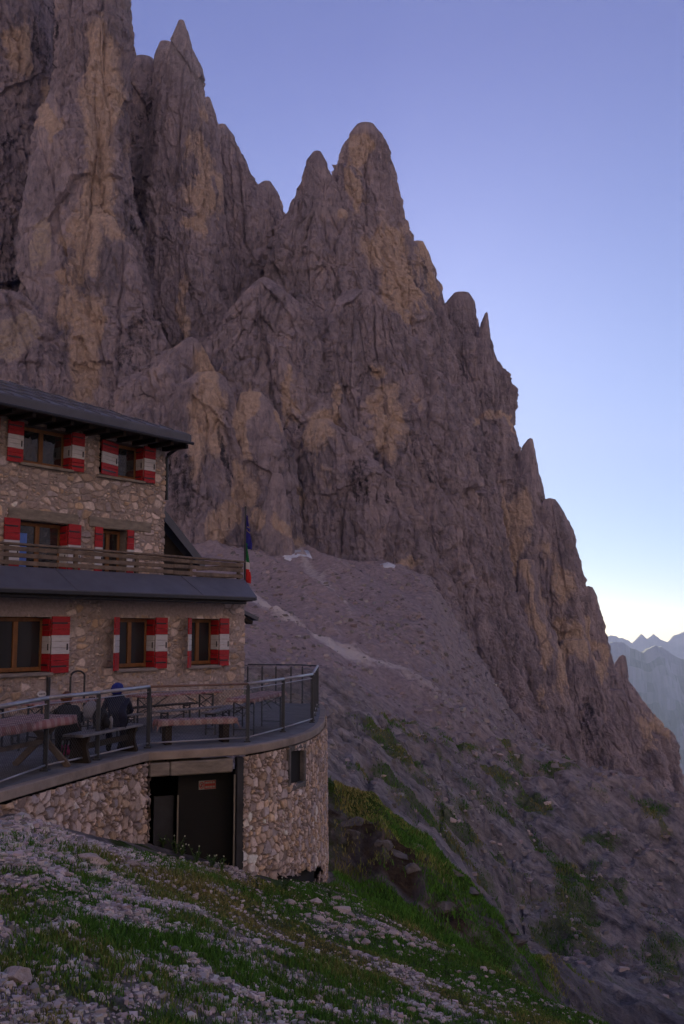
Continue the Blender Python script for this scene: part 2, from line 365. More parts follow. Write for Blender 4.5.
sd = Vector((math.sin(SUN_AZ)*math.cos(SUN_EL), math.cos(SUN_AZ)*math.cos(SUN_EL), math.sin(SUN_EL)))
so.rotation_euler = sd.to_track_quat('Z', 'Y').to_euler(); so.location = (0, 0, 60)
S.view_settings.view_transform = 'Standard'; S.view_settings.look = 'None'; S.view_settings.gamma = 1; S.view_settings.exposure = 1.75
S.cycles.max_bounces = 5; S.cycles.diffuse_bounces = 3; S.cycles.glossy_bounces = 3; S.cycles.volume_bounces = 0; S.cycles.use_denoising = True
S.cycles.use_adaptive_sampling = True; S.cycles.adaptive_threshold = .02
# ------------------------------------------------------------------ terrain sheet
COLS = [-500, 0, 150, 240, 330, 430, 520, 600, 684, 900]
#        k1 crest      k2 gully      k3 bank foot   k3b          k4 bank top   k5 dip       k6 slope foot  k7           k8 slope top  k9           k10 cliff foot k11 450
ROWS = [[(12, 780), (15, 775), (22, 745), (27, 730), (30, 722), (36, 715), (60, 690), (100, 660), (140, 630), (150, 625), (310, 500), (450, 480)],
        [(13.4, 812), (15, 806), (22, 775), (27, 755), (30, 745), (36, 735), (60, 712), (100, 680), (140, 640), (150, 635), (310, 520), (450, 500)],
        [(17.8, 838), (19, 842), (24, 828), (27, 800), (30, 785), (36, 765), (60, 730), (100, 690), (140, 655), (150, 650), (310, 540), (450, 520)],
        [(18.6, 868), (20, 872), (24, 855), (27, 832), (30, 805), (36, 785), (60, 755), (100, 708), (140, 663), (150, 658), (310, 543), (450, 520)],
        [(22.5, 886), (23.5, 893), (25.5, 872), (27, 815), (31, 781), (35, 800), (60, 780), (95, 732), (140, 674), (155, 670), (300, 556), (450, 540)],
        [(19.5, 938), (21, 952), (24, 938), (26, 885), (29, 845), (33, 875), (70, 856), (100, 792), (140, 734), (155, 737), (280, 583), (450, 570)],
        [(17.5, 984), (20, 1012), (23, 1004), (25, 974), (27, 955), (31, 995), (80, 962), (115, 852), (150, 757), (165, 777), (270, 738), (450, 800)],
        [(16.6, 1028), (20, 1062), (28, 1040), (34, 1004), (42, 985), (48, 1004), (85, 982), (120, 872), (150, 775), (165, 800), (270, 800), (450, 880)],
        [(15.5, 1075), (20, 1110), (30, 1060), (38, 1027), (46, 1009), (52, 1032), (90, 1008), (125, 902), (150, 806), (165, 830), (270, 840), (450, 900)],
        [(14, 1180), (20, 1200), (35, 1150), (42, 1110), (50, 1090), (56, 1112), (100, 1080), (130, 990), (160, 900), (175, 930), (280, 900), (450, 920)]]
def col_az(px): return math.atan((px-342)/F/CP)
CAZ = np.array([col_az(p) for p in COLS])
def s_of(y):
    d = ray(342, y); return d[2]/d[1]
CR = np.zeros((len(COLS), 12)); CZ = np.zeros((len(COLS), 12))
for i, row in enumerate(ROWS):
    for k, (r, y) in enumerate(row):
        Y = r*math.cos(CAZ[i]); CR[i, k] = r; CZ[i, k] = s_of(y)*Y
def plane_z(X, Y): return -1.93-.40*X-.177*Y
az_f = np.linspace(math.radians(-24), math.radians(25), 640)
az = np.concatenate([np.linspace(-math.pi, math.radians(-25), 60, endpoint=False), az_f, np.linspace(math.radians(26), math.pi, 60)])
lr = np.concatenate([np.linspace(math.log(1.0), math.log(24), 190, endpoint=False), np.linspace(math.log(24), math.log(330), 400, endpoint=False), np.linspace(math.log(330), math.log(7000), 60)])
A_, L_ = np.meshgrid(az, lr, indexing='ij'); R_ = np.exp(L_)
Z_ = np.zeros_like(R_)
for i, a in enumerate(az):
    ac = min(max(a, CAZ[0]), CAZ[-1])
    rk = np.array([np.interp(ac, CAZ, CR[:, k]) for k in range(12)]); zk = np.array([np.interp(ac, CAZ, CZ[:, k]) for k in range(12)])
    if ac == a: back = 0
    else: back = min(1, (abs(a-ac))/math.radians(70))
    r1 = rk[0]; zl = plane_z(r1*math.sin(a)*.999, r1*math.cos(a)) if back else zk[0]
    zl = float(np.clip(zl, -9, 1.5)); zk2 = zk*(1-back)+(zl+np.linspace(0, -4, 12))*back
    rr = np.concatenate([[0.5], rk, [1500, 6000, 7000]]); zz = np.concatenate([[plane_z(.5*math.sin(a), .5*math.cos(a))], zk2, [-330, -650, -680]])
    z = np.interp(R_[i], rr, zz)
    near = (R_[i] < r1)
    pz = plane_z(R_[i]*math.sin(a), R_[i]*math.cos(a))
    corr = (zk2[0]-plane_z(r1*math.sin(a), r1*math.cos(a)))*(R_[i]/r1)**2
    Z_[i] = np.where(near, pz+corr, z)
for it in range(2): # smooth lightly
    Z_[1:-1] = (Z_[:-2]+2*Z_[1:-1]+Z_[2:])/4; Z_[:, 1:-1] = (Z_[:, :-2]+2*Z_[:, 1:-1]+Z_[:, 2:])/4
X_, Y_ = R_*np.sin(A_), R_*np.cos(A_)
PX_, PY_ = project(X_, Y_, Z_)
PX_ = np.where(Y_ > 0, PX_, -999.)
zer = np.zeros_like(X_)
# roughness by region
def cinterp(k): return np.interp(A_, CAZ, CR[:, k])
nearm = 1-sstep(cinterp(0)*.97, cinterp(1), R_)
bank = sstep(cinterp(0), cinterp(2), R_)*(1-sstep(cinterp(4), cinterp(5), R_))
slope = sstep(cinterp(5), cinterp(6)*.8, R_)*(1-sstep(cinterp(7)*1.2, cinterp(9), R_)*(1-sstep(CAZ[4], CAZ[6], A_)))
screem = sstep(cinterp(7)*1.05, cinterp(8), R_)*(1-sstep(330, 420, R_))
amp_b = fbm(X_/2.6, Y_/2.6, zer, 4, 5)*.5
fw1, fw2, fwc = worley3((X_+Y_*.2)/7, (Y_-X_*.6)/13, Z_/6, 9)
amp_c = (fwc-.5)*.5-(1-sstep(0, .2, fw2-fw1))*.5+ridged((X_+Z_)/14, (Y_-X_*.5)/9, Z_/9, 5, 9)*1.6+fbm(X_/5, Y_/5, Z_/4, 4, 12)*1.5+ridged(X_/4, Y_/3, Z_/3, 3, 31)*.9+fbm(X_/1.3, Y_/1.3, Z_/1.3, 3, 33)*.7
amp_s = ridged(X_/22+Y_/60, Y_/80, zer, 3, 21)*3.0+fbm(X_/7, Y_/7, zer, 4, 22)*1.2
amp_c = amp_c+ridged((X_*.62+Z_*.79)/2.6, Y_/16, (X_*.79-Z_*.62)/24, 3, 44)*.75
Z_ = Z_+nearm*(fbm(X_/1.7, Y_/1.7, zer, 5, 3)*.16*sstep(1.5, 5, R_)) + bank*(amp_b*1.6+ridged(X_/1.6, Y_/1.6, Z_/1.2, 4, 8)*.5)*.9 + slope*amp_c*np.clip(R_/90, .25, 1) + screem*(amp_s*1.25+fbm(X_/2.2, Y_/2.2, Z_/2.2, 3, 25)*.8)*(1-slope*.7)
Z_ = Z_+sstep(600, 2000, R_)*fbm(X_/900, Y_/900, zer, 5, 41)*120
# the ground must stay under the terrace and the hut
def under(X, Y):
    return (X < -.6) & (X > -16) & (Y > 11) & (Y < 40) & (Y*.588-X*.809 > 11.5)
mU = (X_ < -.9) & (Y_ < 36) & (Y_ > 8) & (X_ > -20)
Z_ = np.where(mU, np.minimum(Z_, -2.45), Z_)
def ell(px, py, cx, cy, rx, ry, ang=0):
    c, s = math.cos(math.radians(ang)), math.sin(math.radians(ang)); dx, dy = px-cx, py-cy
    return np.clip(1.4-((c*dx+s*dy)/rx)**2-((-s*dx+c*dy)/ry)**2, 0, 1)
def seg(px, py, pts, w):
    out = np.zeros_like(px)
    for (x0, y0), (x1, y1) in zip(pts[:-1], pts[1:]):
        t = np.clip(((px-x0)*(x1-x0)+(py-y0)*(y1-y0))/((x1-x0)**2+(y1-y0)**2), 0, 1)
        d = np.hypot(px-x0-t*(x1-x0), py-y0-t*(y1-y0)); out = np.maximum(out, np.clip(1.2-d/w, 0, 1))
    return out
g_near = .60+.16*sstep(-1.5, 2, X_-.05*Y_)+fbm(X_/.9, Y_/.9, zer, 3, 51)*.8+fbm(X_/.35, Y_/.35, zer, 3, 52)*.9+.25*sstep(0, 3, X_)-.35*ell(PX_, PY_, 60, 822, 120, 22, 8)-.3*ell(PX_, PY_, 80, 900, 90, 30)-.25*ell(PX_, PY_, 120, 1000, 150, 40)-.3*ell(PX_, PY_, 380, 925, 70, 14, 25)+.35*ell(PX_, PY_, 240, 895, 130, 22, 15)+.4*ell(PX_, PY_, 200, 1005, 50, 14)+.4*ell(PX_, PY_, 100, 850, 120, 9, 8)
cl = sstep(cinterp(2)*.99, cinterp(2)*1.02, R_)*(1-sstep(cinterp(3)*1.0, cinterp(3)*1.03, R_))
rockside = np.where(A_ > CAZ[6], .75, 0.)*sstep(CAZ[6], CAZ[7]-.03, A_)
g_bank = .95-rockside+fbm(X_/2, Y_/2, zer, 3, 61)*.5
soil = bank*cl*(.60+fbm(X_/1.2, Y_/1.2, Z_, 4, 62)*1.1)*(1-rockside)
g_c = np.zeros_like(X_)
PXc = PX_+fbm(X_/6, Y_/6, Z_/4, 5, 73)*40; PYc = PY_+fbm(X_/6, Y_/6, Z_/4, 5, 75)*40
for e in ((425, 752, 50, 12, 22), (520, 815, 30, 26, 40), (575, 905, 24, 46, -8), (603, 855, 16, 12, 0), (650, 828, 24, 7, 15), (585, 965, 90, 14, 8), (665, 975, 40, 26, -10), (475, 868, 70, 14, 52), (420, 815, 60, 8, 48), (510, 780, 36, 8, 60), (560, 772, 22, 5, 15), (400, 742, 30, 8, 15), (540, 840, 26, 14, 60), (625, 895, 16, 12, 0), (350, 770, 40, 10, 40)):
    g_c = np.maximum(g_c, ell(PXc, PYc, *e)*.66)
g_c = g_c+slope*(.06+fbm(X_/7, Y_/7, Z_/4, 6, 71)*1.1)
grass = np.clip(nearm*g_near+bank*g_bank+slope*(1-bank)*g_c+0.02, -1, 1.3)*(1-soil*.9*(1-nearm))
pale = seg(PX_, PY_, [(245, 596), (300, 622), (360, 655), (400, 673), (430, 697), (465, 722)], 6)*.85*(1-.55*sstep(330, 450, PX_))+seg(PX_, PY_, [(300, 555), (340, 600), (370, 650)], 6)*.35*screem+seg(PX_+fbm(X_/8, Y_/20, zer, 4, 81)*26, PY_, [(330, 570), (400, 610), (440, 660)], 8)*.3*screem+seg(PX_+fbm(X_/8, Y_/20, zer, 4, 82)*26, PY_, [(262, 556), (300, 600), (350, 640)], 7)*.3*screem+seg(PX_+fbm(X_/8, Y_/20, zer, 4, 83)*26, PY_, [(290, 552), (350, 600), (430, 690)], 6)*.26*screem
pale = pale+nearm*.12
soil = soil+nearm*.42
nA, nR = A_.shape
idx = np.arange(nA*nR).reshape(nA, nR); 
q = np.stack([idx[:-1, :-1], idx[1:, :-1], idx[1:, 1:], idx[:-1, 1:]], -1).reshape(-1, 4)[:, ::-1]
wrap = np.stack([idx[-1, :-1], idx[0, :-1], idx[0, 1:], idx[-1, 1:]], -1)[:, ::-1]
V = np.stack([X_, Y_, Z_], -1).reshape(-1, 3)
V2 = np.vstack([V, [[0, 0, -1.93]]]); q = np.vstack([q, wrap.reshape(-1, 4)])
me = np_mesh('ground', V2, np.vstack([q]), M['ground'], dict(far_slope=np.append(slope.ravel(), 0), grass=np.append(grass.ravel(), 0), soil=np.append(soil.ravel(), 0), pale=np.append(pale.ravel(), 0), scree=np.append((screem*(1-.6*slope)).ravel(), 0)))
tag(link('ground', me), 'mountain slope of grass, rubble, bare rock and scree', None, None, 'structure')
def ground_z(x, y):
    a = np.arctan2(x, y); l = np.log(np.hypot(x, y))
    i = np.clip(np.searchsorted(az, a)-1, 0, nA-2); j = np.clip(np.searchsorted(lr, l)-1, 0, nR-2)
    ta = (a-az[i])/(az[i+1]-az[i]); tl = (l-lr[j])/(lr[j+1]-lr[j])
    return (Z_[i, j]*(1-ta)*(1-tl)+Z_[i+1, j]*ta*(1-tl)+Z_[i, j+1]*(1-ta)*tl+Z_[i+1, j+1]*ta*tl)
def ground_attr(A, x, y):
    a = np.arctan2(x, y); l = np.log(np.hypot(x, y))
    return A[np.clip(np.searchsorted(az, a), 0, nA-1), np.clip(np.searchsorted(lr, l), 0, nR-1)]
def hit_ground(px, py, r0=2., r1=260.):
    d = ray(px, py); d = d/math.hypot(d[0], d[1]); prev = r0
    for r in np.geomspace(r0, r1, 600):
        if d[2]*r < ground_z(np.array([d[0]*r]), np.array([d[1]*r]))[0]: return d*r
    return None
# ------------------------------------------------------------------ rock massif
TOW = [  # (distance, depth ratio, lean, [(y, xl, xr)...])
 (335, .9, .10, [(-70, -190, 35), (90, -190, 33), (150, -190, 38), (260, -190, 26), (330, -190, 30), (470, -190, 40)]),
 (378, .6, .05, [(-90, -150, 112), (60, -150, 115), (300, -150, 150), (470, -150, 160)]),
 (316, .9, .10, [(-70, 42, 116), (0, 44, 122), (25, 44, 127), (60, 44, 125), (100, 40, 125), (130, 32, 126), (200, 24, 130), (240, 18, 134), (280, 8, 146), (340, 0, 156), (400, -10, 165), (480, -20, 180)]),
 (311, .35, .12, [(92, 49, 52), (105, 42, 60), (130, 36, 66), (170, 28, 70), (260, 15, 74), (350, 2, 80), (470, -10, 90)]),
 (309, .45, .15, [(215, 88, 112), (240, 72, 128), (270, 60, 140), (310, 52, 154), (360, 45, 168), (470, 40, 190)]),
 (296, .7, .25, [(290, -60, 20), (320, -80, 48), (360, -90, 70), (430, -100, 100)]),
 (368, .8, .08, [(56, 132, 152), (62, 118, 160), (100, 112, 180), (250, 110, 180), (340, 112, 180)]),
 (362, .8, .08, [(41, 159, 171), (50, 155, 178), (80, 150, 190), (200, 140, 190), (300, 140, 190)]),
 (340, .85, .10, [(20, 178, 184), (28, 174, 187), (38, 168, 190), (48, 166, 192), (60, 161, 199), (95, 155, 207), (130, 149, 211), (200, 138, 216), (250, 131, 221), (330, 122, 230), (400, 112, 238), (480, 100, 245)]),
 (356, .8, .10, [(97, 205, 210), (108, 200, 215), (126, 194, 221), (200, 190, 226), (340, 186, 236)]),
 (366, .9, .10, [(124, 218, 226), (134, 212, 236), (157, 205, 249), (182, 205, 263), (215, 208, 274), (260, 204, 270), (340, 200, 256)]),
 (382, .9, .10, [(181, 262, 271), (186, 252, 275), (199, 240, 284), (220, 230, 292), (300, 210, 320)]),
 (362, .8, .15, [(151, 313, 321), (158, 306, 326), (172, 301, 334), (188, 294, 342), (206, 284, 350), (230, 270, 352), (300, 246, 380), (380, 230, 400)]),
 (368, .85, .10, [(123, 356, 375), (129, 348, 382), (140, 340, 388), (150, 334, 391), (180, 327, 398), (210, 320, 404), (240, 333, 416), (262, 336, 430), (300, 340, 442), (380, 345, 460)]),
 (380, .9, .10, [(241, 412, 424), (250, 410, 430), (268, 405, 439), (282, 400, 445), (310, 400, 450), (360, 400, 470)]),
 (384, .8, .10, [(292, 454, 470), (299, 447, 476), (320, 440, 479), (345, 432, 488), (380, 420, 500), (440, 410, 515)]),
 (382, .9, .05, [(313, 485, 488), (322, 481, 490), (338, 478, 493), (352, 472, 498), (390, 460, 508)]),
 (366, .45, .15, [(338, 450, 490), (350, 430, 498), (368, 405, 508), (385, 390, 516), (402, 380, 519), (420, 370, 517), (440, 360, 521), (500, 350, 534), (560, 350, 540), (620, 350, 552), (700, 350, 575), (820, 350, 600)]),
 (374, .8, .08, [(439, 528, 533), (446, 523, 534), (462, 518, 537), (482, 514, 541), (500, 510, 545), (600, 505, 562), (800, 500, 590)]),
 (372, .8, .10, [(499, 544, 556), (504, 539, 560), (515, 534, 565), (530, 529, 571), (558, 524, 579), (590, 519, 588), (640, 514, 600), (700, 508, 612), (820, 500, 640)]),
 (380, .8, .10, [(587, 584, 593), (596, 578, 600), (620, 570, 607), (640, 565, 614), (665, 560, 620), (700, 556, 632), (840, 545, 665)]),
 (392, .85, .10, [(656, 620, 626), (662, 616, 628), (680, 608, 632), (697, 602, 645), (712, 600, 657), (724, 598, 666), (738, 597, 681), (760, 596, 688), (785, 595, 698), (860, 590, 720)]),
 (322, .35, .25, [(208, 305, 345), (225, 285, 372), (250, 268, 395), (290, 255, 425), (330, 235, 452), (400, 222, 482), (470, 215, 502), (560, 210, 522), (650, 200, 545), (760, 200, 570)]),
 (302, .5, .25, [(278, 259, 269), (286, 248, 280), (305, 228, 300), (335, 196, 318), (370, 170, 328), (430, 160, 338), (500, 155, 346), (600, 150, 350)]),
 (294, .5, .25, [(338, 186, 196), (350, 165, 210), (372, 135, 222), (390, 115, 230), (430, 100, 235), (520, 95, 240)]),
 (286, .6, .15, [(372, 196, 220), (384, 176, 232), (420, 165, 238), (480, 164, 246), (600, 158, 252)]),
 (288, .5, .18, [(392, 240, 262), (410, 234, 276), (450, 232, 292), (500, 230, 300), (600, 228, 310)]),
 (280, .6, .20, [(474, 272, 282), (488, 266, 287), (510, 259, 291), (545, 250, 294), (600, 244, 298)]),
 (306, .40, .25, [(290, 345, 372), (310, 328, 400), (345, 315, 425), (400, 302, 455), (460, 295, 478), (540, 288, 500), (640, 282, 530), (700, 280, 545)]),
 (294, .4, .25, [(420, 310, 330), (440, 300, 362), (480, 294, 392), (520, 290, 420), (580, 285, 450), (660, 285, 480)]),
 (318, .45, .25, [(470, 440, 470), (500, 415, 492), (550, 395, 510), (610, 390, 524), (680, 400, 545), (790, 400, 570)]),
 (344, .5, .18, [(590, 488, 512), (610, 482, 528), (650, 480, 545), (700, 482, 560), (800, 480, 590)]),
 (348, .7, .15, [(560, 518, 535), (600, 512, 548), (660, 512, 566), (720, 512, 580), (820, 510, 600)]),
 (358, .6, .15, [(640, 560, 590), (680, 552, 608), (720, 548, 622), (780, 545, 640), (860, 540, 660)]),
 (366, .6, .20, [(690, 600, 625), (720, 592, 648), (760, 588, 666), (860, 580, 690)]),
]
OCH = [(105, 95, 24, 75, 0), (95, 190, 20, 60, 8), (78, 245, 22, 40, 0), (18, 45, 20, 40, 0), (48, 115, 9, 24, 5), (110, 220, 18, 30, 0), (200, 165, 14, 66, -4), (192, 215, 14, 18, 0), (205, 230, 10, 14, 0), (360, 150, 18, 22, 0), (398, 265, 22, 52, -14), (432, 275, 8, 26, -8), (345, 190, 8, 22, 0), (212, 400, 18, 45, 0), (190, 430, 14, 40, 0), (335, 405, 6, 34, 0), (318, 440, 18, 34, 0), (392, 412, 22, 34, -25), (250, 410, 8, 22, 0), (90, 340, 20, 60, 0), (70, 300, 14, 50, 0), (522, 540, 12, 55, -8), (530, 590, 8, 40, -8), (560, 570, 12, 30, -8), (568, 660, 10, 40, -4), (592, 640, 8, 34, 0), (410, 560, 18, 8, 0), (250, 520, 12, 26, 0), (225, 520, 12, 30, 0), (500, 425, 26, 7, 5), (655, 735, 18, 20, -30), (182, 310, 10, 30, 0), (280, 400, 6, 20, 0), (240, 470, 12, 30, 0), (370, 365, 8, 16, 0), (545, 640, 6, 60, -5), (290, 520, 20, 14, 0)]
PAL = [(32, 250, 10, 46, 4), (20, 335, 34, 26, 0), (30, 350, 20, 20, 0)]
DRK = [(182, 480, 14, 44, 0), (143, 335, 6, 26, -5), (152, 320, 4, 20, -5), (45, 60, 6, 34, 0), (6, 150, 4, 46, 0), (430, 470, 3, 40, 0), (225, 440, 5, 36, 0), (2, 240, 3, 60, 0), (285, 450, 4, 40, 0), (362, 480, 16, 30, 0), (590, 735, 14, 36, 0), (515, 640, 6, 30, 0), (425, 555, 14, 12, 0), (134, 350, 6, 18, 0), (139, 190, 7, 80, 0), (42, 40, 5, 60, 0), (150, 100, 6, 30, 0)]  # dark rock streaks, plus shade of the clefts between towers painted dark
allV, allF, base_n = [], [], 0
allO = [[], [], []]
for ti, (D, dep, lean, OL) in enumerate(TOW):
    OL = OL+[(OL[-1][0]+90, OL[-1][1]-20, OL[-1][2]+20)]
    ys = np.array([o[0] for o in OL], float); xl = np.array([o[1] for o in OL], float); xr = np.array([o[2] for o in OL], float)
    n = int((ys[-1]-ys[0])/1.5)+2; yy = np.linspace(ys[0], ys[-1], n)
    L, Rr = np.interp(yy, ys, xl), np.interp(yy, ys, xr)
    zbase = ray(342, ys[-1])[2]/ray(342, ys[-1])[1]*D
    cx, cy, cz, rad = [], [], [], []
    for y_, a, b in zip(yy, L, Rr):
        d = ray(342, y_); z0 = d[2]/d[1]*D; Dd = D+lean*max(0, z0-zbase)*.6
        p, q_ = P(a, y_, Dd), P(b, y_, Dd); cx.append((p[0]+q_[0])/2); cy.append(Dd); cz.append(p[2]); rad.append((q_[0]-p[0])/2)
    cx, cy, cz, rad = map(np.array, (cx, cy, cz, rad))
    wpx = (xr-xl).max(); nf = int(np.clip(wpx/1.3, 26, 240)); nb = max(12, nf//5)
    th = np.concatenate([np.linspace(-.15, math.pi+.15, nf, endpoint=False), np.linspace(math.pi+.15, 2*math.pi-.15, nb, endpoint=False)])
    ct, sn = np.cos(th), np.sin(th)
    bx = cx[:, None]-rad[:, None]*ct*(1); by = cy[:, None]+dep*rad[:, None]*(1-sn)*1.0-dep*rad[:, None]*.0; bz = np.repeat(cz[:, None], len(th), 1)
    by = by-rad[:, None]*dep*.3
    nx, ny = -ct*dep, -sn; nl = np.hypot(nx, ny); nx, ny = nx/nl, ny/nl
    nx, ny = np.broadcast_to(nx, bx.shape), np.broadcast_to(ny, bx.shape)
    rr = np.broadcast_to(rad[:, None], bx.shape)
    x, y, z = bx.ravel(), by.ravel(), bz.ravel()
    k = np.clip(rr.ravel()/15, .2, 1.)*np.repeat(np.clip((np.arange(n)+.5)/9, 0, 1), len(th))
    wx = x+fbm(x/18, y/18, z/26, 3, 101)*4+fbm(x/4, y/4, z/5, 3, 102)*1.2; wy = y+fbm(x/18, y/18, z/26, 3, 111)*4+fbm(x/4, y/4, z/5, 3, 112)*1.2
    d = fbm(wx/36, wy/36, z/60, 3, 1)*3.0 + ridged(wx/19, wy/19, z/90, 2, 2)*1.1
    f1, f2, c = worley3(wx/26+z/90, wy/26, z/48-wx/70, 33); d = d+(c-.5)*4.6
    f1, f2, c = worley3(wx/14, wy/14, z/70+wx/60, 3); d = d+(c-.5)*2.0-(1-sstep(0, .10, f2-f1))*1.3
    f1, f2, c = worley3(x/7.5+z/200, y/7.5, z/55+x/90, 37); d = d+(c-.5)*1.3-(1-sstep(0, .05, f2-f1))*.7
    f1, f2, c = worley3(wx/5.5, wy/5.5, z/13+wx/40, 4); d = d+(c-.5)*1.1-(1-sstep(0, .12, f2-f1))*.5
    f1, f2, c = worley3(wx/2.3, wy/2.3, z/4.5, 15); d = d+(c-.5)*.8
    d = d+fbm(x/2.2, y/2.2, z/12, 3, 6)*.5+fbm(x/1.5, y/1.5, z/1.8, 4, 7)*1.5+fbm(x/8, y/8, z/8, 4, 17)*1.0+fbm(x/60, y/60, z/3.6+fbm(x/25, y/25, z/25, 2, 9)*2, 3, 8)*.7
    d = d-.8
    x = x+nx.ravel()*d*k; y = y+ny.ravel()*d*k; z = z+(fbm(x/5, y/5, z/8, 3, 14)*2.2)*np.clip(k*1.4, .02, 1)
    Vt = np.stack([x, y, z], -1); m_ = len(th); ii = np.arange(n*m_).reshape(n, m_)
    j2 = np.roll(ii, -1, axis=1)
    Fq = np.stack([ii[:-1], ii[1:], j2[1:], j2[:-1]], -1).reshape(-1, 4)
    # cap
    top = Vt[:m_].mean(0)+np.array([0, 0, .5]); Vt = np.vstack([Vt, top]); tc = n*m_
    capf = np.stack([ii[0], j2[0], np.full(m_, tc), np.full(m_, tc)], -1)
    capt = np.stack([ii[0][::2], np.roll(ii[0], -1)[::2], np.roll(ii[0], -2)[::2] if m_ % 2 == 0 else np.roll(ii[0], -2)[::2], np.full(len(ii[0][::2]), tc)], -1)
    if m_ % 2: capt = capt[:-1]
    allV.append(Vt); allF.append(np.vstack([Fq, capt])+base_n); base_n += len(Vt)
Vm = np.vstack(allV); Fm = np.vstack(allF)
px, py = project(Vm[:, 0], Vm[:, 1], Vm[:, 2])
_q = Vm.T; px = px+fbm(_q[0]/9, _q[1]/9, _q[2]/14, 5, 201)*30; py = py+fbm(_q[0]/14, _q[1]/14, _q[2]/14, 5, 211)*50
och = np.zeros(len(px)); pal = och.copy(); drk = och.copy()
for e in OCH: och = np.maximum(och, ell(px, py, *e)*.72)
for e in PAL: pal = np.maximum(pal, ell(px, py, *e)*.55)
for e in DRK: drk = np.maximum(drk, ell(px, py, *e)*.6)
me = np_mesh('rock_massif', Vm, Fm, M['rock'], dict(ochre=och, pale=pal, dark=drk))
tag(link('cliff', me), 'towering jagged dolomite cliffs with ochre patches', None, None, 'structure')
# ------------------------------------------------------------------ far ranges (heightfield ridges, solid)
def far_range(name, D, tops, depth, base, seed, amp, nx=260, nd=60, az_w=None):
    pts = [P(a, b, D) for a, b in tops]; xs = np.array([p[0] for p in pts]); zs = np.array([p[2] for p in pts])
    X = np.linspace(xs[0], xs[-1], nx); top = np.interp(X, xs, zs)
    t = np.linspace(-1, 1, nd)
    XX, T = np.meshgrid(X, t, indexing='ij'); YY = D+T*depth; prof = 1-np.abs(T)**.8
    H = base+(top[:, None]-base)*prof
    e = (1-prof)*2; H = H+ridged(XX/(depth*.35), YY/(depth*.5), 0*XX, 5, seed)*amp*np.minimum(e, 1)+ridged(XX/(depth*.1), YY/(depth*.2), 0*XX, 4, seed+7)*amp*.25
    V = np.stack([XX, YY, H], -1).reshape(-1, 3); I = np.arange(nx*nd).reshape(nx, nd)
    return link(name, np_mesh(name, V, np.stack([I[:-1, :-1], I[1:, :-1], I[1:, 1:], I[:-1, 1:]], -1).reshape(-1, 4), M['far']))
tag(far_range('distant_mountain', 3600, [(300, 720), (560, 655), (600, 645), (612, 641), (632, 640), (641, 643), (655, 636), (665, 641), (684, 652), (740, 690), (840, 700), (1000, 760)], 900, -900, 5, 130), 'hazy blue mountain with a green ridge', None, None, 'structure')
tag(far_range('distant_range', 5600, [(200, 700), (560, 648), (600, 634), (611, 628), (622, 633), (632, 638), (641, 627), (647, 633), (653, 628), (660, 634), (667, 637), (674, 630), (684, 625), (720, 615), (800, 640), (1000, 640)], 700, -1000, 9, 60, 400), 'pale jagged skyline of distant peaks', None, None, 'structure')
# unseen opposite valley side, mirrored in panes, enlarged to bounce sunlight onto the cliffs
def opp():
    na, nz = 260, 70; t = np.linspace(math.radians(62), math.radians(285), na); h = np.linspace(0, 1, nz); T, H = np.meshgrid(t, h, indexing='ij')
    top = 860+fbm(T*4, 0*T, 0*T, 5, 77)*420; top = top*sstep(math.radians(58), math.radians(80), T)*(1-sstep(math.radians(265), math.radians(290), T))+60
    r = 830+H*520+ridged(T*11, H*3, 0*T, 5, 78)*150; z = -500+H**.85*(top+500)+ridged(T*30, H*4, 0*T, 3, 79)*30
    V = np.stack([r*np.sin(T), r*np.cos(T), z], -1).reshape(-1, 3); rb = 2300
    V2 = np.stack([rb*np.sin(T), rb*np.cos(T), 0*z-500+H*30], -1).reshape(-1, 3); I = np.arange(na*nz).reshape(na, nz)
    f = np.stack([I[:-1, :-1], I[:-1, 1:], I[1:, 1:], I[1:, :-1]], -1).reshape(-1, 4); k = len(V); tb = np.stack([I[:-1, -1], I[:-1, -1]+k, I[1:, -1]+k, I[1:, -1]], -1)
    return np_mesh('opposite_bounce_mountain', np.vstack([V, V2]), np.vstack([f, f+k, tb]), M['rock'], dict(ochre=np.full(2*k, .45), pale=np.full(2*k, .45), dark=np.zeros(2*k)))
tag(link('opposite_bounce_mountain', opp()), 'unseen sunlit mountain across the valley, enlarged to bounce light on the cliffs', None, None, 'structure')
# snow patches at the foot of the cliffs
def snow(pts, seed, lift=.15):
    P3 = [];
    for a, b in pts:
        p = hit_ground(a, b, 60, 340)
        if p is None: p = P(a, b, 285)
        P3.append(p)
    P3 = np.array(P3); c = P3.mean(0); n = len(P3); mb = MB(); rings = []
    vs = []
    for k, (s, h) in enumerate(((1.08, -.5), (1, .1), (.7, .3), (.3, .4))):
        vs += [tuple(c+(p-c)*s+np.array([0, 0, h+lift])) for p in P3]
    vs.append(tuple(c+np.array([0, 0, 0.42+lift]))); fs = []
    for k in range(3):
        for i in range(n): fs.append((k*n+i, k*n+(i+1) % n, (k+1)*n+(i+1) % n, (k+1)*n+i))
    for i in range(n): fs.append((3*n+i, 3*n+(i+1) % n, 4*n))
    mb.add(vs, fs); return mb.build('snow_patch', M['snow'], smooth=True)
tag(snow([(274, 556), (284, 551), (290, 549), (297, 551), (308, 551), (312, 559), (300, 556), (290, 561)], 1), 'small bright snow patch at the foot of the pale cone', 'snow patch')
tag(snow([(380, 565), (388, 563), (396, 566), (394, 568), (386, 568)], 2), 'tiny snow patch on the right side of the scree', 'snow patch')
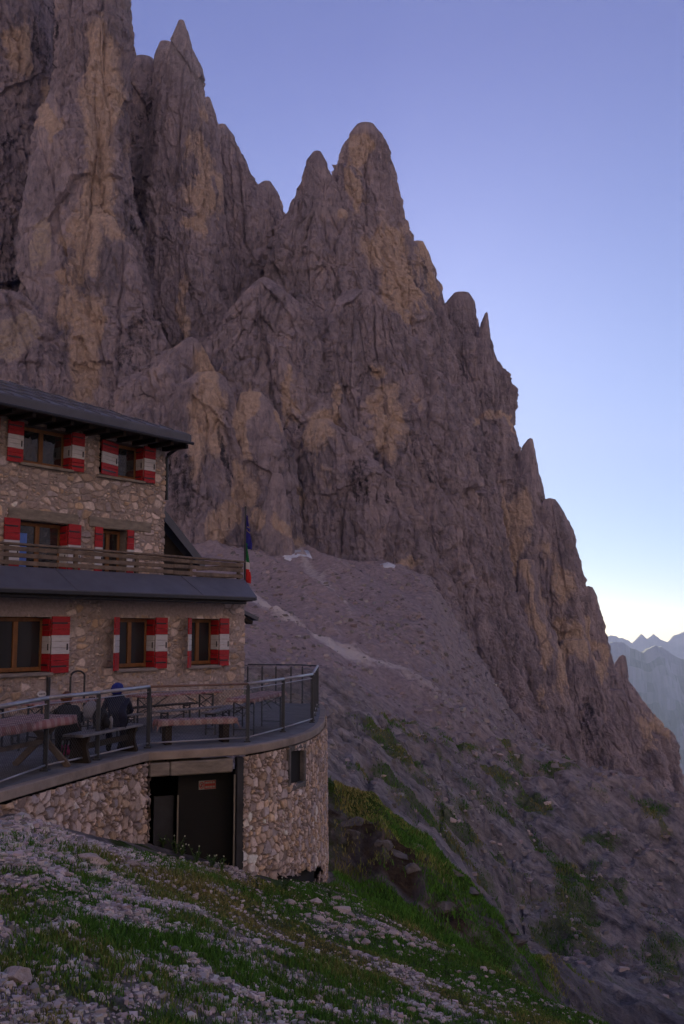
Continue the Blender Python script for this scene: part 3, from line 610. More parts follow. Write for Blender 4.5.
# ------------------------------------------------------------------ the air
hm = bpy.data.materials.new('valley_air'); hm.use_nodes = True; nt = hm.node_tree; nt.nodes.remove(nt.nodes['Principled BSDF'])
pv = nt.nodes.new('ShaderNodeVolumePrincipled'); pv.inputs['Density'].default_value = 1.15e-4; pv.inputs['Color'].default_value = (.56, .67, 1.0, 1); pv.inputs['Anisotropy'].default_value = 0
nt.links.new(pv.outputs[0], nt.nodes['Material Output'].inputs['Volume'])
hz = MB().box((0, 0, 120), (7300, 0, 0), (0, 7300, 0), (0, 0, 1250)).build('haze', hm); tag(hz, None, None, None, 'stuff')
# ------------------------------------------------------------------ the hut: facade frame (u to the right and away, n outwards, z up)
FA = np.array([-2.65, 27.3, 0.]); FD = np.array([.588, .809, 0.]); FD /= np.linalg.norm(FD); FN = np.array([FD[1], -FD[0], 0.]); ZU = np.array([0, 0, 1.])
def fp(u, z, n=0.): return FA+u*FD+n*FN+z*ZU
def fac(px, py, n=0.):
    d = ray(px, py); o = FA+n*FN; t = (o@FN)/(d@FN); p = d*t; return float((p-FA)@FD), float(p[2])
def fbox(mb, u0, u1, z0, z1, n0, n1, mi=0, bev=0):
    return mb.box(fp((u0+u1)/2, (z0+z1)/2, (n0+n1)/2), FD*(u1-u0)/2, FN*(n1-n0)/2, ZU*(z1-z0)/2, mi, bev)
PALETTE = np.array([[.34, .27, .22], [.30, .25, .22], [.40, .33, .29], [.27, .24, .24], [.36, .27, .19], [.24, .20, .185], [.43, .37, .34]])
def masonry(name, surf, u0, u1, w0, w1, holes=(), res=.024, cell=(.34, .21), seed=0, relief=.045, mortar=(.20, .165, .145), gap=(.05, .2), parent=None, extra=None, bright=1., keep=None, patches=()):
    """surf(u,w)->(pos (..,3), normal (..,3))"""
    nu, nw = max(2, int((u1-u0)/res)), max(2, int((w1-w0)/res))
    U, Wd = np.meshgrid(np.linspace(u0, u1, nu), np.linspace(w0, w1, nw), indexing='ij')
    uu = U+fbm(U*1.7, Wd*1.7, 0*U, 3, seed)*.16; ww = Wd+fbm(U*1.9, Wd*1.9, 0*U+4, 3, seed+3)*.12
    f1, f2, c = worley2(uu/cell[0], ww/cell[1], seed, .85)
    g1, g2, c2 = worley2(uu/cell[0]*1.9+3, ww/cell[1]*1.8, seed+5, .85)
    sub = (c*7.3 % 1) < .42
    e = np.where(sub, np.minimum(f2-f1, (g2-g1)*.6), f2-f1); cid = np.where(sub, (c+c2*3.1) % 1, c)
    st = sstep(gap[0], gap[1], e); drop = ((cid*13.7) % 1) < .04; st = np.where(drop, st*.2, st)
    pl = np.zeros_like(U)
    for a, b, cc, dd in patches: pl = np.maximum(pl, sstep(-.04, .04, U-a+fbm(U*3, Wd*3, 0*U, 3, 5)*.15)*sstep(-.04, .04, b-U+fbm(U*3, Wd*3, 0*U+8, 3, 5)*.15)*sstep(-.04, .04, Wd-cc+fbm(U*3, Wd*3, 0*U, 3, 9)*.2)*sstep(-.02, .02, dd-Wd))
    st = st*(1-pl)
    h = st*relief*(.55+.7*((cid*5.7) % 1))+fbm(U*9, Wd*9, 0*U, 3, seed+9)*.014*(.3+st)+pl*relief*.6
    pos, nor = surf(U, Wd); V = (pos+nor*h[..., None]).reshape(-1, 3)
    col = PALETTE[(cid*len(PALETTE)*.999).astype(int)]*(.78+.45*((cid*31.1) % 1))[..., None]
    col = col*st[..., None]+np.array(mortar)*(1-st[..., None])*(1-pl[..., None]*0)
    col = col*(1-pl[..., None])+pl[..., None]*np.array([.24, .205, .20])
    col = col*np.array([1.55, 1.50, 1.52])*(.92+.25*fbm(U*.8, Wd*.8, 0*U, 3, seed+20))[..., None]*bright
    I = np.arange(nu*nw).reshape(nu, nw); um = (U[:-1, :-1]+U[1:, 1:])/2; wm = (Wd[:-1, :-1]+Wd[1:, 1:])/2; ok = np.ones(um.shape, bool)
    for a, b, cc, dd in holes: ok &= ~((um > a) & (um < b) & (wm > cc) & (wm < dd))
    if keep is not None: ok &= keep(um, wm)
    Fq = np.stack([I[:-1, :-1], I[1:, :-1], I[1:, 1:], I[:-1, 1:]], -1)[ok]
    cc_ = np.clip(col.reshape(-1, 3), .01, .8)
    if extra is not None:   # plain closing volume behind the face: list of hexahedra
        eb = MB()
        for hx in extra: eb.hexa(hx)
        ev = np.array(eb.v); ef = np.array(eb.f)+len(V); V = np.vstack([V, ev]); Fq = np.vstack([Fq, ef]); cc_ = np.vstack([cc_, np.tile([.2, .17, .15], (len(ev), 1))])
    o0 = np.array(origin(parent)) if parent else np.zeros(3)
    me = np_mesh(name, V-o0, Fq, M['masonry'], col=cc_, smooth=False)
    return link(name, me, parent)
def flat_surf(n):
    def f(U, Wd): return FA+U[..., None]*FD+n*FN+Wd[..., None]*ZU, np.broadcast_to(FN, U.shape+(3,))
    return f
def hexf(u0, u1, z0, z1, n0, n1): return [fp(u0, z0, n1), fp(u1, z0, n1), fp(u1, z0, n0), fp(u0, z0, n0), fp(u0, z1, n1), fp(u1, z1, n1), fp(u1, z1, n0), fp(u0, z1, n0)]
hut = empty('mountain_hut', fp(0, FLOOR), 'stone mountain hut with red and white shutters below the cliffs', 'mountain hut')
NU = -1.8                                  # the upper storeys stand back behind the porch roof
U0 = -17.0
uR = 0.0; uRu = fac(165, 480, NU)[0]
# openings, u from traced jambs
zt0 = fac(130, 618)[1]; zb0 = fac(130, 668.5)[1]
low = [(fac(-8, 640)[0], fac(50, 640)[0]), (fac(117, 640)[0], fac(154, 640)[0]), (fac(189, 640)[0], fac(218, 640)[0])]
zt2 = fac(45, 428, NU)[1]; zb2 = fac(45, 466, NU)[1]
up2 = [(fac(-62, 440, NU)[0], fac(-14, 440, NU)[0]), (fac(22, 440, NU)[0], fac(71, 440, NU)[0]), (fac(99, 450, NU)[0], fac(143, 450, NU)[0])]
zt1 = fac(40, 522, NU)[1]; zb1 = zt1-1.5
up1 = [(fac(18, 540, NU)[0], fac(67, 540, NU)[0]), (fac(101, 540, NU)[0], fac(126, 540, NU)[0])]
zC = fac(200, 601)[1]                      # underside of the porch roof at the wall
zPT = fac(120, 568, 0)[1]                  # top of the porch roof at the railing
zE = fac(165, 432, NU)[1]+.1               # wall head under the eaves
RV = .25
holes0 = [(a, b, zb0, zt0) for a, b in low]
masonry('ground_floor_wall', flat_surf(0), U0+6, uR, FLOOR-.35, zC+.25, holes0, seed=3, parent=hut, cell=(.27, .17), mortar=(.26, .225, .21), relief=.035, gap=(.10, .27),
        patches=[(fac(-20, 605)[0], fac(66, 605)[0], fac(50, 615.5)[1], 9), (fac(102, 605)[0], fac(222, 605)[0], fac(130, 615.5)[1], 9), (fac(-20, 700)[0], fac(40, 700)[0], -9, fac(20, 722)[1])],
        extra=[hexf(U0+6, low[0][0], FLOOR-.35, zC+.25, -.35, -.012), hexf(low[0][1], low[1][0], FLOOR-.35, zC+.25, -.35, -.012), hexf(low[1][1], low[2][0], FLOOR-.35, zC+.25, -.35, -.012), hexf(low[2][1], uR, FLOOR-.35, zC+.25, -.35, -.012), hexf(uR-.35, uR+.0, FLOOR-.35, zC+.25, -8, -.36)]
        +[hexf(a, b, FLOOR-.35, zb0, -.35, -.012) for a, b in low]+[hexf(a, b, zt0, zC+.25, -.35, -.012) for a, b in low])
hl = [(a, b, zb2, zt2) for a, b in up2]+[(a, b, zb1, zt1) for a, b in up1]
ex = []
zlo = zPT-.3
segs = sorted([U0, uRu]+[v for a, b in up2 for v in (a, b)])
def slabs(z0, z1, ops, zb, zt):
    out = []; u = U0
    for a, b in sorted(ops):
        out.append(hexf(u, a, z0, z1, NU-.35, NU-.012)); out.append(hexf(a, b, z0, zb, NU-.35, NU-.012)) if zb > z0 else None
        out.append(hexf(a, b, zt, z1, NU-.35, NU-.012)) if zt < z1 else None; u = b
    out.append(hexf(u, uRu, z0, z1, NU-.35, NU-.012)); return out
zm = (zt1+zb2)/2
ex = slabs(zlo, zm, up1, zb1, zt1)+slabs(zm, zE, up2, zb2, zt2)+[hexf(uRu-.35, uRu, zlo, zE, NU-7, NU-.36)]
masonry('upper_wall', flat_surf(NU), U0, uRu, zlo, zE, hl, seed=17, bright=1.12, parent=hut, cell=(.29, .175), mortar=(.22, .19, .175), relief=.035, gap=(.09, .24), extra=ex)
# interior darkness put in as black sheets behind the panes
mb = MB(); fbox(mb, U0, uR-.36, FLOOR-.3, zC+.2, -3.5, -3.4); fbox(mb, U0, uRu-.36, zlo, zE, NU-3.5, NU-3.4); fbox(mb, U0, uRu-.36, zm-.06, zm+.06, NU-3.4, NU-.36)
mb.build('room_shade', M['black'], hut)
# lintels over the middle windows
for a, b, c_, d_ in ((7, 77, 507, 523.5), (88, 150, 516, 532.5)):
    ua, ub = fac(a, 515, NU)[0], fac(b, 522, NU)[0]; z1 = fac(a, c_, NU)[1]
    mb = MB(); fbox(mb, ua, ub, zt1+.01, z1, NU-.1, NU+.065, bev=.015); mb.build('lintel', M['lintel'], hut)
def leaf(mb, p0, du, dn, wd, z0, z1, t=.035):
    """shutter leaf starting at p0 (u,n), running along the unit direction (du,dn) for wd; red-white-red boards"""
    H = z1-z0; nb = 9; L = FD*du+FN*dn; T = FD*(-dn)+FN*du
    for k in range(nb):
        a, b = z0+H*k/nb, z0+H*(k+1)/nb; mi = 1 if k in (3, 4, 5) else 0
        c = fp(p0[0], (a+b)/2, p0[1])+L*wd/2
        mb.box(c, L*wd/2, T*t/2, ZU*((b-a)/2-.003), mi, bev=.004)
    for s in (.12, .88): mb.box(fp(p0[0], z0+H*s, p0[1])+L*wd*.42+T*(t/2+.006), L*wd*.42, T*.006, ZU*.018, 2)
    mb.box(fp(p0[0], z0+H*.46, p0[1])+L*wd*.86+T*(t/2+.009), L*.012, T*.009, ZU*.07, 2)
def window(a, b, z0, z1, n, shutters, glasswork=2, lab=None, reflection=False):
    fr = .055; nf = n-RV
    mb = MB(); fbox(mb, a+.01, a+fr+.03, z0+.02, z1-.01, nf-.05, nf+.02, bev=.006); fbox(mb, b-fr-.03, b-.01, z0+.02, z1-.01, nf-.05, nf+.02, bev=.006)
    fbox(mb, a+fr+.03, b-fr-.03, z1-fr-.04, z1-.01, nf-.05, nf+.02, bev=.006); fbox(mb, a+fr+.03, b-fr-.03, z0+.02, z0+.11, nf-.05, nf+.02, bev=.006)
    m = (a+b)/2; fbox(mb, m-.06, m+.06, z0+.11, z1-fr-.04, nf-.045, nf+.028, bev=.006)
    w = mb.build('window', M['frame'], hut)
    if lab: w['label'] = lab
    for x0, x1 in ((a+fr+.03, m-.06), (m+.06, b-fr-.03)):
        g = MB(); fbox(g, x0, x1, z0+.11, z1-fr-.04, nf-.02, nf-.008); g.build('pane', M['glass'] if n == 0 else M['glass_upper'], w)
    s = MB(); fbox(s, a-.08, b+.04, z0-.075, z0-.003, n-RV, n+.11, bev=.01); s.build('sill', M['plaster'] if n == 0 else M['lintel'], w)
    if reflection:
        t = MB(); fbox(t, a+.10, a+.40, z0+.05, z1-.28, nf+.03, nf+.045); t.build('pane_reflection', M['reflect_blue'], w)  # blue sheet painted in as the reflection on the pane
    for kind in shutters:
        sb = MB()
        if kind == 'R': leaf(sb, (b-.03, n+.085), 1, 0, (b-a)*(.33 if n == 0 else .27), z0-.03, z1+.02)
        elif kind == 'Rin': leaf(sb, (b-.03, n-.22), 0, 1, .26, z0+.01, z1-.03)
        elif kind == 'L': leaf(sb, (a-.02-.02, n+.11), -.82, .57, (b-a)*.36, z0-.03, z1+.02)
        elif kind == 'Lflat': leaf(sb, (a-.02-(b-a)*.30, n+.085), 1, 0, (b-a)*.30, z0-.03, z1+.02)
        elif kind == 'Lin': leaf(sb, (a+.02, n+.10), .95, -.28, (b-a)*.50, z0+.02, z1-.03)
        o = sb.build('shutter', [M['red'], M['white'], M['gutter']], w)
        if kind == 'Lin': o['label'] = 'half closed faded red and white shutter'
for i, (a, b) in enumerate(low): window(a, b, zb0, zt0, 0, ['R', 'Rin', 'L'])
window(*up2[0], zb2, zt2, NU, ['R', 'Rin', 'Lflat']); window(*up2[1], zb2, zt2, NU, ['R', 'Rin', 'Lflat']); window(*up2[2], zb2, zt2, NU, ['R', 'Rin', 'Lin'], lab='window with its left shutter half closed')
window(*up1[0], zb1, zt1, NU, ['R', 'Rin', 'Lflat'], reflection=True); window(*up1[1], zb1, zt1, NU, ['R', 'Lflat'])
# main roof: hipped, standing seams, eaves board, gutter, soffit
nE = NU+1.0
uE, zEv = fac(190, 434, nE)
pitch = math.tan(math.radians(21)); run = 3.0; th = .10
mb = MB()
e0, e1 = fp(U0, zEv, nE), fp(uE, zEv, nE); r0, r1 = fp(U0, zEv+run*pitch, nE-run), fp(uE-run*1.15, zEv+run*pitch, nE-run); b1 = fp(uE, zEv, nE-2*run); b0 = fp(U0, zEv, nE-2*run)
dn = np.array([0, 0, -th])
for quad in ((e0, e1, r1, r0), (e1, b1, r1), (b1, b0, r0, r1)):
    k = len(quad); up = [q_+np.array([0, 0, 0]) for q_ in quad]; lo = [q_+dn for q_ in quad]
    mb.add(up+lo, [tuple(range(k)), tuple(range(k, 2*k))[::-1]]+[(i, k+i, k+(i+1) % k, (i+1) % k) for i in range(k)])
for k in range(34):   # seams
    u = U0+.5*k
    if u < uE-.2:
        rr = min(run, (uE-u)/1.15); mb.box((fp(u, zEv+.015, nE)+fp(u, zEv+rr*pitch+.015, nE-rr))/2, FD*.012, (fp(u, zEv+rr*pitch, nE-rr)-fp(u, zEv, nE))/2, ZU*.016)
for k in range(1, 4): # shingle courses
    rr = run*k/4; uu = uE-rr*1.15; mb.box((fp(U0, zEv+rr*pitch+.006, nE-rr)+fp(uu, zEv+rr*pitch+.006, nE-rr))/2, FD*(uu-U0)/2, FN*.03, ZU*.01)
roof = mb.build('roof', M['roof'], hut)
mb = MB(); fbox(mb, U0, uE+.02, zEv-.25, zEv-.03, nE+.002, nE+.045, bev=.01); mb.box(fp(uE+.005, zEv-.14, nE-run), FN*run, FD*.02, ZU*.11); mb.build('eaves_board', M['roofedge'], roof)
mb = MB(); mb.tube([fp(U0, zEv-.27, nE+.09), fp(uE+.04, zEv-.27, nE+.09)], .04, 8); gq = lambda a_, b_, n_: fp(*fac(a_, b_, n_), n_); mb.tube([gq(182, 436, NU+.55), gq(182, 443, NU+.5), gq(178, 448, NU+.4), gq(168, 455, NU+.12), gq(166.5, 458, NU+.0), gq(166.5, 500, NU-.1)], .05, 8); mb.build('gutter', M['gutter'], roof)
mb = MB(); fbox(mb, U0, uE-.02, zEv-.27, zEv-.22, NU-.3, nE-.002); 
for k in range(30):
    u = U0+.55*k+.2
    if u < uRu: fbox(mb, u-.05, u+.05, zEv-.38, zEv-.271, NU+.0, nE-.1)
mb.build('soffit', M['darkwood'], roof)
mb = MB(); fbox(mb, U0, uRu+.02, zE-.12, zEv-.275, NU-.34, NU+.07, bev=.01); mb.build('wall_plate', M['darkwood'], roof)
# porch roof
uP, zP = fac(257, 597, .75); nP = .75; zPt = fac(200, 577, -.05)[1]
mb = MB(); a0, a1 = fp(U0, zP, nP), fp(uP, zP, nP); c0_, c1_ = fp(U0, zPt, -.05), fp(.05, zPt, -.05); d1 = fp(.05, zPt, -6); d0 = fp(uP, zP, -6); w0_ = fp(U0, zPt+.02, NU-.3); 
for quad in ((a0, a1, c1_, c0_), (a1, d0, d1, c1_), (c0_, c1_, fp(.05, zPt, -6), fp(U0, zPt, -6))):
    k = len(quad); lo = [q_+np.array([0, 0, -.09]) for q_ in quad]; mb.add(list(quad)+lo, [tuple(range(k)), tuple(range(k, 2*k))[::-1]]+[(i, k+i, k+(i+1) % k, (i+1) % k) for i in range(k)])
for k in range(4):
    u = U0+3.9*k+2.9
    if u < uP-.8: mb.box((fp(u, zP+.012, nP)+fp(u, zPt+.012, -.05))/2, FD*.008, (fp(u, zPt, -.05)-fp(u, zP, nP))/2, ZU*.006)
pr = mb.build('porch_roof', M['roof'], hut)
mb = MB(); fbox(mb, U0, uP-.05, zP-.10, zP-.02, nP-.06, nP+.004, bev=.006); mb.build('eaves_board', M['gutter'], pr)
mb = MB(); mb.tube([fp(U0, zP-.15, nP-.16), fp(uP-.28, zP-.15, nP-.16)], .05, 10); mb.build('gutter', M['gutter'], pr)
mb = MB(); fbox(mb, U0, uP-.1, zP-.12, zP-.08, .06, nP-.065); mb.build('soffit', M['darkwood'], pr)
# timber railing of the roof terrace
mb = MB(); zr = fac(200, 577, -.1)[1]; zrt = fac(200, 557.5, -.1)[1]; H = zrt-zr; uk = fac(243, 570, -.1)[0]
for k in range(3):
    z0 = zr+H*(.06+.30*k); L = 3.6; u = U0; j = 0
    while u < uk: fbox(mb, u+.004, min(u+L, uk)-.004, z0+.01*((j+k) % 2), z0+H*.19+.01*((j+k) % 2), -.12, -.08, bev=.008); u += L; j += 1
fbox(mb, U0, uk+.02, zrt-.05, zrt, -.19, -.05, bev=.01)
rl = mb.build('balcony_railing', M['oldwood'], hut)
for k in range(9):
    u = uk-.12-k*1.85; mb = MB(); fbox(mb, u-.05, u+.05, zr-.02, zrt-.05, -.19, -.121, bev=.008); mb.build('post', M['oldwood'], rl)
mb = MB(); mb.box(fp(uk+.0, (zr+zrt)/2+.1, -1.0), FN*.85, FD*.02, ZU*H*.11); mb.box(fp(uk, (zr+zrt)/2-.15, -1.0), FN*.85, FD*.02, ZU*H*.11); mb.build('side_board', M['oldwood'], rl)
# annex behind the upper block: gable with sloping verge
p0 = fac(165, 517, NU-2.); p1 = fac(196, 553, NU-2.)
mb = MB(); q0, q1 = fp(p0[0]-.6, p0[1]+.52, NU-2), fp(p1[0]+.3, p1[1]-.33, NU-2); dv = (q1-q0)/2; up_ = np.cross(FN, dv/np.linalg.norm(dv)); up_ = up_ if up_[2] > 0 else -up_
mb.box((q0+q1)/2-FN*1.5, dv, FN*1.6, up_*.07); an = mb.build('annex_roof', M['roof'], hut)
mb = MB(); mb.box((q0+q1)/2+FN*.13-up_*.1, dv, FN*.02, up_*.12); mb.build('verge_board', M['roofedge'], an)
mb = MB(); g = [fp(p0[0]-.6, zPt-.2, NU-2.3), fp(p1[0]+.1, zPt-.2, NU-2.3), fp(p1[0]+.1, p1[1]-.35, NU-2.3), fp(p0[0]-.6, p0[1]+.3, NU-2.3)]
mb.add(g+[q_-FN*.1 for q_ in g], [(0, 1, 2, 3), (7, 6, 5, 4), (0, 4, 5, 1), (1, 5, 6, 2), (2, 6, 7, 3), (3, 7, 4, 0)]); mb.build('annex_gable', M['darkwood'], hut)
# low side lean-to roof at the right end
p0 = fac(245, 606, -.9); p1 = fac(256, 619, -.9); mb = MB(); q0, q1 = fp(.0, p0[1]+.1, -.9), fp(p1[0], p1[1], -.9); dv = (q1-q0)/2; up_ = np.cross(FN, dv/np.linalg.norm(dv)); up_ = up_ if up_[2] > 0 else -up_
mb.box((q0+q1)/2-FN*.6, dv, FN*.7, up_*.05); mb.box((q0+q1)/2-FN*.6-up_*.13-FD*.03, dv*.9, FN*.6, up_*.05, 1); mb.build('side_canopy', [M['roofedge'], M['darkwood']], hut)
# stone ledge along the wall foot, drain pipe and plate on the wall
mb = MB(); fbox(mb, U0+6, fac(62, 735, .5)[0], FLOOR-.05, FLOOR+.28, .05, .75, bev=.04); mb.build('stone_ledge', M['plaster'], hut)
u, z = fac(48, 690, .08); mb = MB(); mb.tube([fp(u, FLOOR, .09), fp(u, fac(48, 677)[1], .09)], .045, 8); mb.build('drainpipe', M['gutter'], hut)
u, z = fac(41.5, 694, .07); mb = MB(); pts = [(u+.12*math.cos(t), z+.07*math.sin(t)) for t in np.linspace(0, 2*math.pi, 20, endpoint=False)]
mb.add([fp(a, b, .065) for a, b in pts]+[fp(a, b, .085) for a, b in pts], [tuple(range(20)), tuple(range(20, 40))[::-1]]+[(i, (i+1) % 20, 20+(i+1) % 20, 20+i) for i in range(20)])
for k, (a, b) in enumerate(((-.10, -.055), (-.04, .02), (.035, .06), (.075, .11))): fbox(mb, u+a*.7, u+b*.7, z-.012, z+.012, .086, .089, 1)
pl_ = mb.build('wall_plate_sign', [M['flagwhite'], M['gutter']], smooth=False, loc=fp(u, z, .075)); tag(pl_, 'small white oval plate on the stone wall below the leftmost ground floor window', 'sign')
# ------------------------------------------------------------------ terrace
ter = empty('stone_terrace', (-2, 19, FLOOR), 'raised stone terrace with a curved rubble wall in front of the hut', 'terrace')
def chain(px, py): p = on_floor(px, py); return np.array([p[0], p[1]])
RAILF = [np.array(q) for q in ((-6.0, 8.6), (-5.28, 10.9), (-4.62, 13.4))]+[chain(45, 771.), chain(97, 760.), chain(148, 748.), chain(247.5, 742.), chain(283, 732.), chain(312, 722.5), ]
RAILF += [np.array((-.66, 24.6)), np.array((-.68, 28.2))]
BACK = [np.array((-.68, 28.2)), np.array((-1.13, 28.9)), np.array((-1.46, 29.0)), np.array((-1.9, 29.1)), np.array((-2.3, 29.15)), np.array((-2.72, 29.2))]
# outer edge (slab), a little outside the rail
EDGE = [(-5.95, 8.3), (-4.52, 13.3), (-4.16, 14.8), (-3.81, 16.1), (-3.34, 17.62), (-1.76, 18.42), (-1.33, 19.12), (-.95, 20.0), (-.67, 21.0), (-.50, 22.2), (-.43, 23.4), (-.43, 25.0), (-.46, 27.0), (-.56, 28.6)]
inner = [(-2.9, 29.6), (-2.9, 27.4), (-11.5, 15.6), (-11.5, 8.3)]
mb = MB(); mb.prism([tuple(p) for p in EDGE]+inner, FLOOR-.14, FLOOR); mb.build('floor_slab', M['paving'], ter)
mb = MB()    # concrete edge beam, proud of the paving
for (x0, y0), (x1, y1) in zip(EDGE[:-1], EDGE[1:]):
    d = np.array([x1-x0, y1-y0]); L = np.linalg.norm(d); d /= L; nrm = np.array([d[1], -d[0]]); c = np.array([(x0+x1)/2, (y0+y1)/2])-nrm*.055
    mb.box((c[0], c[1], FLOOR-.070), np.append(d*(L/2+.02), 0), np.append(nrm*.075, 0), (0, 0, .073), bev=.012)
mb.build('edge_beam', M['concrete'], ter)
def poly_surf(pts, rnd=True):
    P_ = np.array(pts, float); 
    if rnd:
        for _ in range(3):
            q_ = [P_[0]]
            for a, b in zip(P_[:-1], P_[1:]): q_ += [.75*a+.25*b, .25*a+.75*b]
            q_.append(P_[-1]); P_ = np.array(q_)
    s = np.r_[0, np.cumsum(np.hypot(*np.diff(P_, axis=0).T))]
    tg = np.gradient(P_, s, axis=0); tg /= np.linalg.norm(tg, axis=1)[:, None]
    def f(U, Wd):
        x, y = np.interp(U, s, P_[:, 0]), np.interp(U, s, P_[:, 1]); tx, ty = np.interp(U, s, tg[:, 0]), np.interp(U, s, tg[:, 1]); l = np.hypot(tx, ty)
        nor = np.stack([ty/l, -tx/l, 0*tx], -1); bat = .012*(FLOOR-Wd)
        return np.stack([x, y, Wd], -1)+nor*bat[..., None], nor
    return f, s[-1], P_
EW = [np.array(p) for p in EDGE]
fL, LL, _ = poly_surf([(-5.98, 8.3), (-4.54, 13.3), (-3.83, 16.1), (-3.38, 17.6)], False)
masonry('stone_wall', fL, 0, LL, -4.3, FLOOR-.17, res=.026, cell=(.20, .15), seed=41, relief=.06, gap=(.03, .17), parent=ter, bright=1.18, mortar=(.13, .10, .085))
fR, LR, PR = poly_surf([(-1.80, 18.40), (-1.36, 19.12), (-.97, 20.02), (-.68, 21.1), (-.51, 22.4), (-.43, 23.6), (-.43, 25.0), (-.47, 27.0), (-.6, 28.9), (-1.2, 29.6)])
def proj_surf(f, U, Wd):
    p, n_ = f(U, Wd); return project(p[..., 0], p[..., 1], p[..., 2])
def keepR(U, Wd):
    a, b = proj_surf(fR, U, Wd)
    win = (a > 286.5) & (a < 303) & (b > 750) & (b < 783)
    bite = (b > 868+14*fbm(U*2.1, Wd*1.5, 0*U, 4, 7)+np.clip(a-300, 0, 99)*-.1+np.clip(300-a, 0, 99)*.5) & (a > 276) & (a < 318+9*fbm(U*5, Wd*4, 0*U, 3, 9))
    return ~(win | bite)
masonry('stone_wall', fR, 0, LR, -7.2, FLOOR-.17, res=.024, cell=(.185, .15), seed=53, relief=.06, gap=(.03, .17), parent=ter, keep=keepR, bright=1.18, mortar=(.13, .105, .09))
# returns of both wall ends beside the cellar opening, and the core behind the masonry
def flat2(p, q_):
    p, q_ = np.array(p), np.array(q_); L = np.linalg.norm(q_-p); d = (q_-p)/L; nn = np.array([d[1], -d[0], 0])
    def f(U, Wd): return np.stack([p[0]+U*d[0], p[1]+U*d[1], Wd], -1), np.broadcast_to(nn, U.shape+(3,))
    return f, L
f_, L_2 = flat2((-3.34, 17.62), (-3.62, 18.7)); masonry('wall_end', f_, 0, L_2, -5, FLOOR-.17, res=.03, cell=(.26, .2), seed=61, relief=.06, parent=ter, mortar=(.13, .10, .085))
mb = MB(); mb.prism([(-1.76, 18.6), (-1.2, 19.5), (-.85, 20.6), (-.62, 22.0), (-.56, 24), (-.6, 27), (-.8, 28.6), (-1.75, 28.6)], -7.2, FLOOR-.145); mb.build('wall_core', M['black'], ter)
mb = MB(); mb.prism([(-3.5, 17.8), (-3.72, 18.9), (-11.4, 15.5), (-11.4, 9), (-6.2, 8.8), (-4.7, 13.3)], -4.3, FLOOR-.145); mb.build('wall_core', M['black'], ter)
# cellar: concrete header, steel post, dark back wall and door
hd = np.array([-1.76+3.34, 18.42-17.62, 0.]); hdL = np.linalg.norm(hd); hd /= hdL; hn = np.array([hd[1], -hd[0], 0.]); H0 = np.array([-3.34, 17.62, 0.])
def hbox(mb, a, b, z0, z1, n0, n1, mi=0, bev=0): return mb.box(H0+hd*(a+b)/2+hn*(n0+n1)/2+ZU*(z0+z1)/2, hd*(b-a)/2, hn*(n1-n0)/2, ZU*(z1-z0)/2, mi, bev)
mb = MB(); hbox(mb, .02, .38, FLOOR-.42, FLOOR-.19, -.3, .03, bev=.02); hbox(mb, .40, hdL-.22, FLOOR-.43, FLOOR-.19, -.3, .02, bev=.02); mb.build('concrete_header', M['lintel'], ter)
mb = MB(); hbox(mb, hdL-.14, hdL-.01, -5.2, FLOOR-.18, -.12, .02, bev=.01); mb.build('steel_post', M['greypanel'], ter)
mb = MB(); hbox(mb, hdL-.19, hdL-.165, -5.2, FLOOR-.48, -.03, .0); mb.build('edge_trim', M['yellowtrim'], ter)
mb = MB(); hbox(mb, .66, hdL+.4, -5.2, FLOOR-.435, -.42, -.36); dr = mb.build('cellar_door', M['doorpanel'], ter)
mb = MB(); hbox(mb, .64, .665, -5.2, FLOOR-.82, -.36, -.33); mb.build('edge_trim', M['yellowtrim'], dr)
mb = MB(); hbox(mb, -.35, hdL, -5.2, FLOOR-.3, -2.5, -2.4); hbox(mb, .0, .05, -5.2, FLOOR-.3, -2.4, -.32); mb.build('cellar_wall', M['doorpanel'], ter)
mb = MB(); hbox(mb, .28, .64, -5.2, FLOOR-.85, -.60, -.55); mb.build('grey_panel', M['greypanel'], ter)
# stones lining the curved wall's little window; its shade is a black sheet
p, nn = fR(np.array([3.3]), np.array([-3.]))
def at_surf(px, py):
    us = np.linspace(0, LR, 500); a, b = proj_surf(fR, us, us*0-3.); k = int(np.argmin(np.where(us < 6.2, np.abs(a-px), 1e9))); p_, n_ = fR(us[k:k+1], us[k:k+1]*0-3.); z = ray(px, py)[2]/ray(px, py)[1]*p_[0, 1]; return p_[0], n_[0], z
p_, n_, _z = at_surf(296, 766); zt_ = at_surf(296, 749)[2]; zb_ = at_surf(296, 784)[2]
mb = MB(); tv = np.array([-n_[1], n_[0], 0]); c = np.array([p_[0], p_[1], (zt_+zb_)/2])
mb.box(c-n_*.42, tv*.5, n_*.03, ZU*.5, 0); 
for sgn in (-1, 1): mb.box(c-n_*.16+tv*sgn*.44, tv*.06, n_*.2, ZU*.46, 0, bev=.02)
mb.box(c-n_*.16+ZU*(zt_-zb_)*.56, tv*.4, n_*.2, ZU*.05, 0, bev=.02); mb.box(c-n_*.14-ZU*(zt_-zb_)*.56, tv*.4, n_*.2, ZU*.05, 0, bev=.02)
mb.build('window_niche', M['outcrop'], ter); mb = MB(); mb.box(c-n_*.30, tv*.42, n_*.02, ZU*.45); mb.build('niche_shade', M['black'], ter)
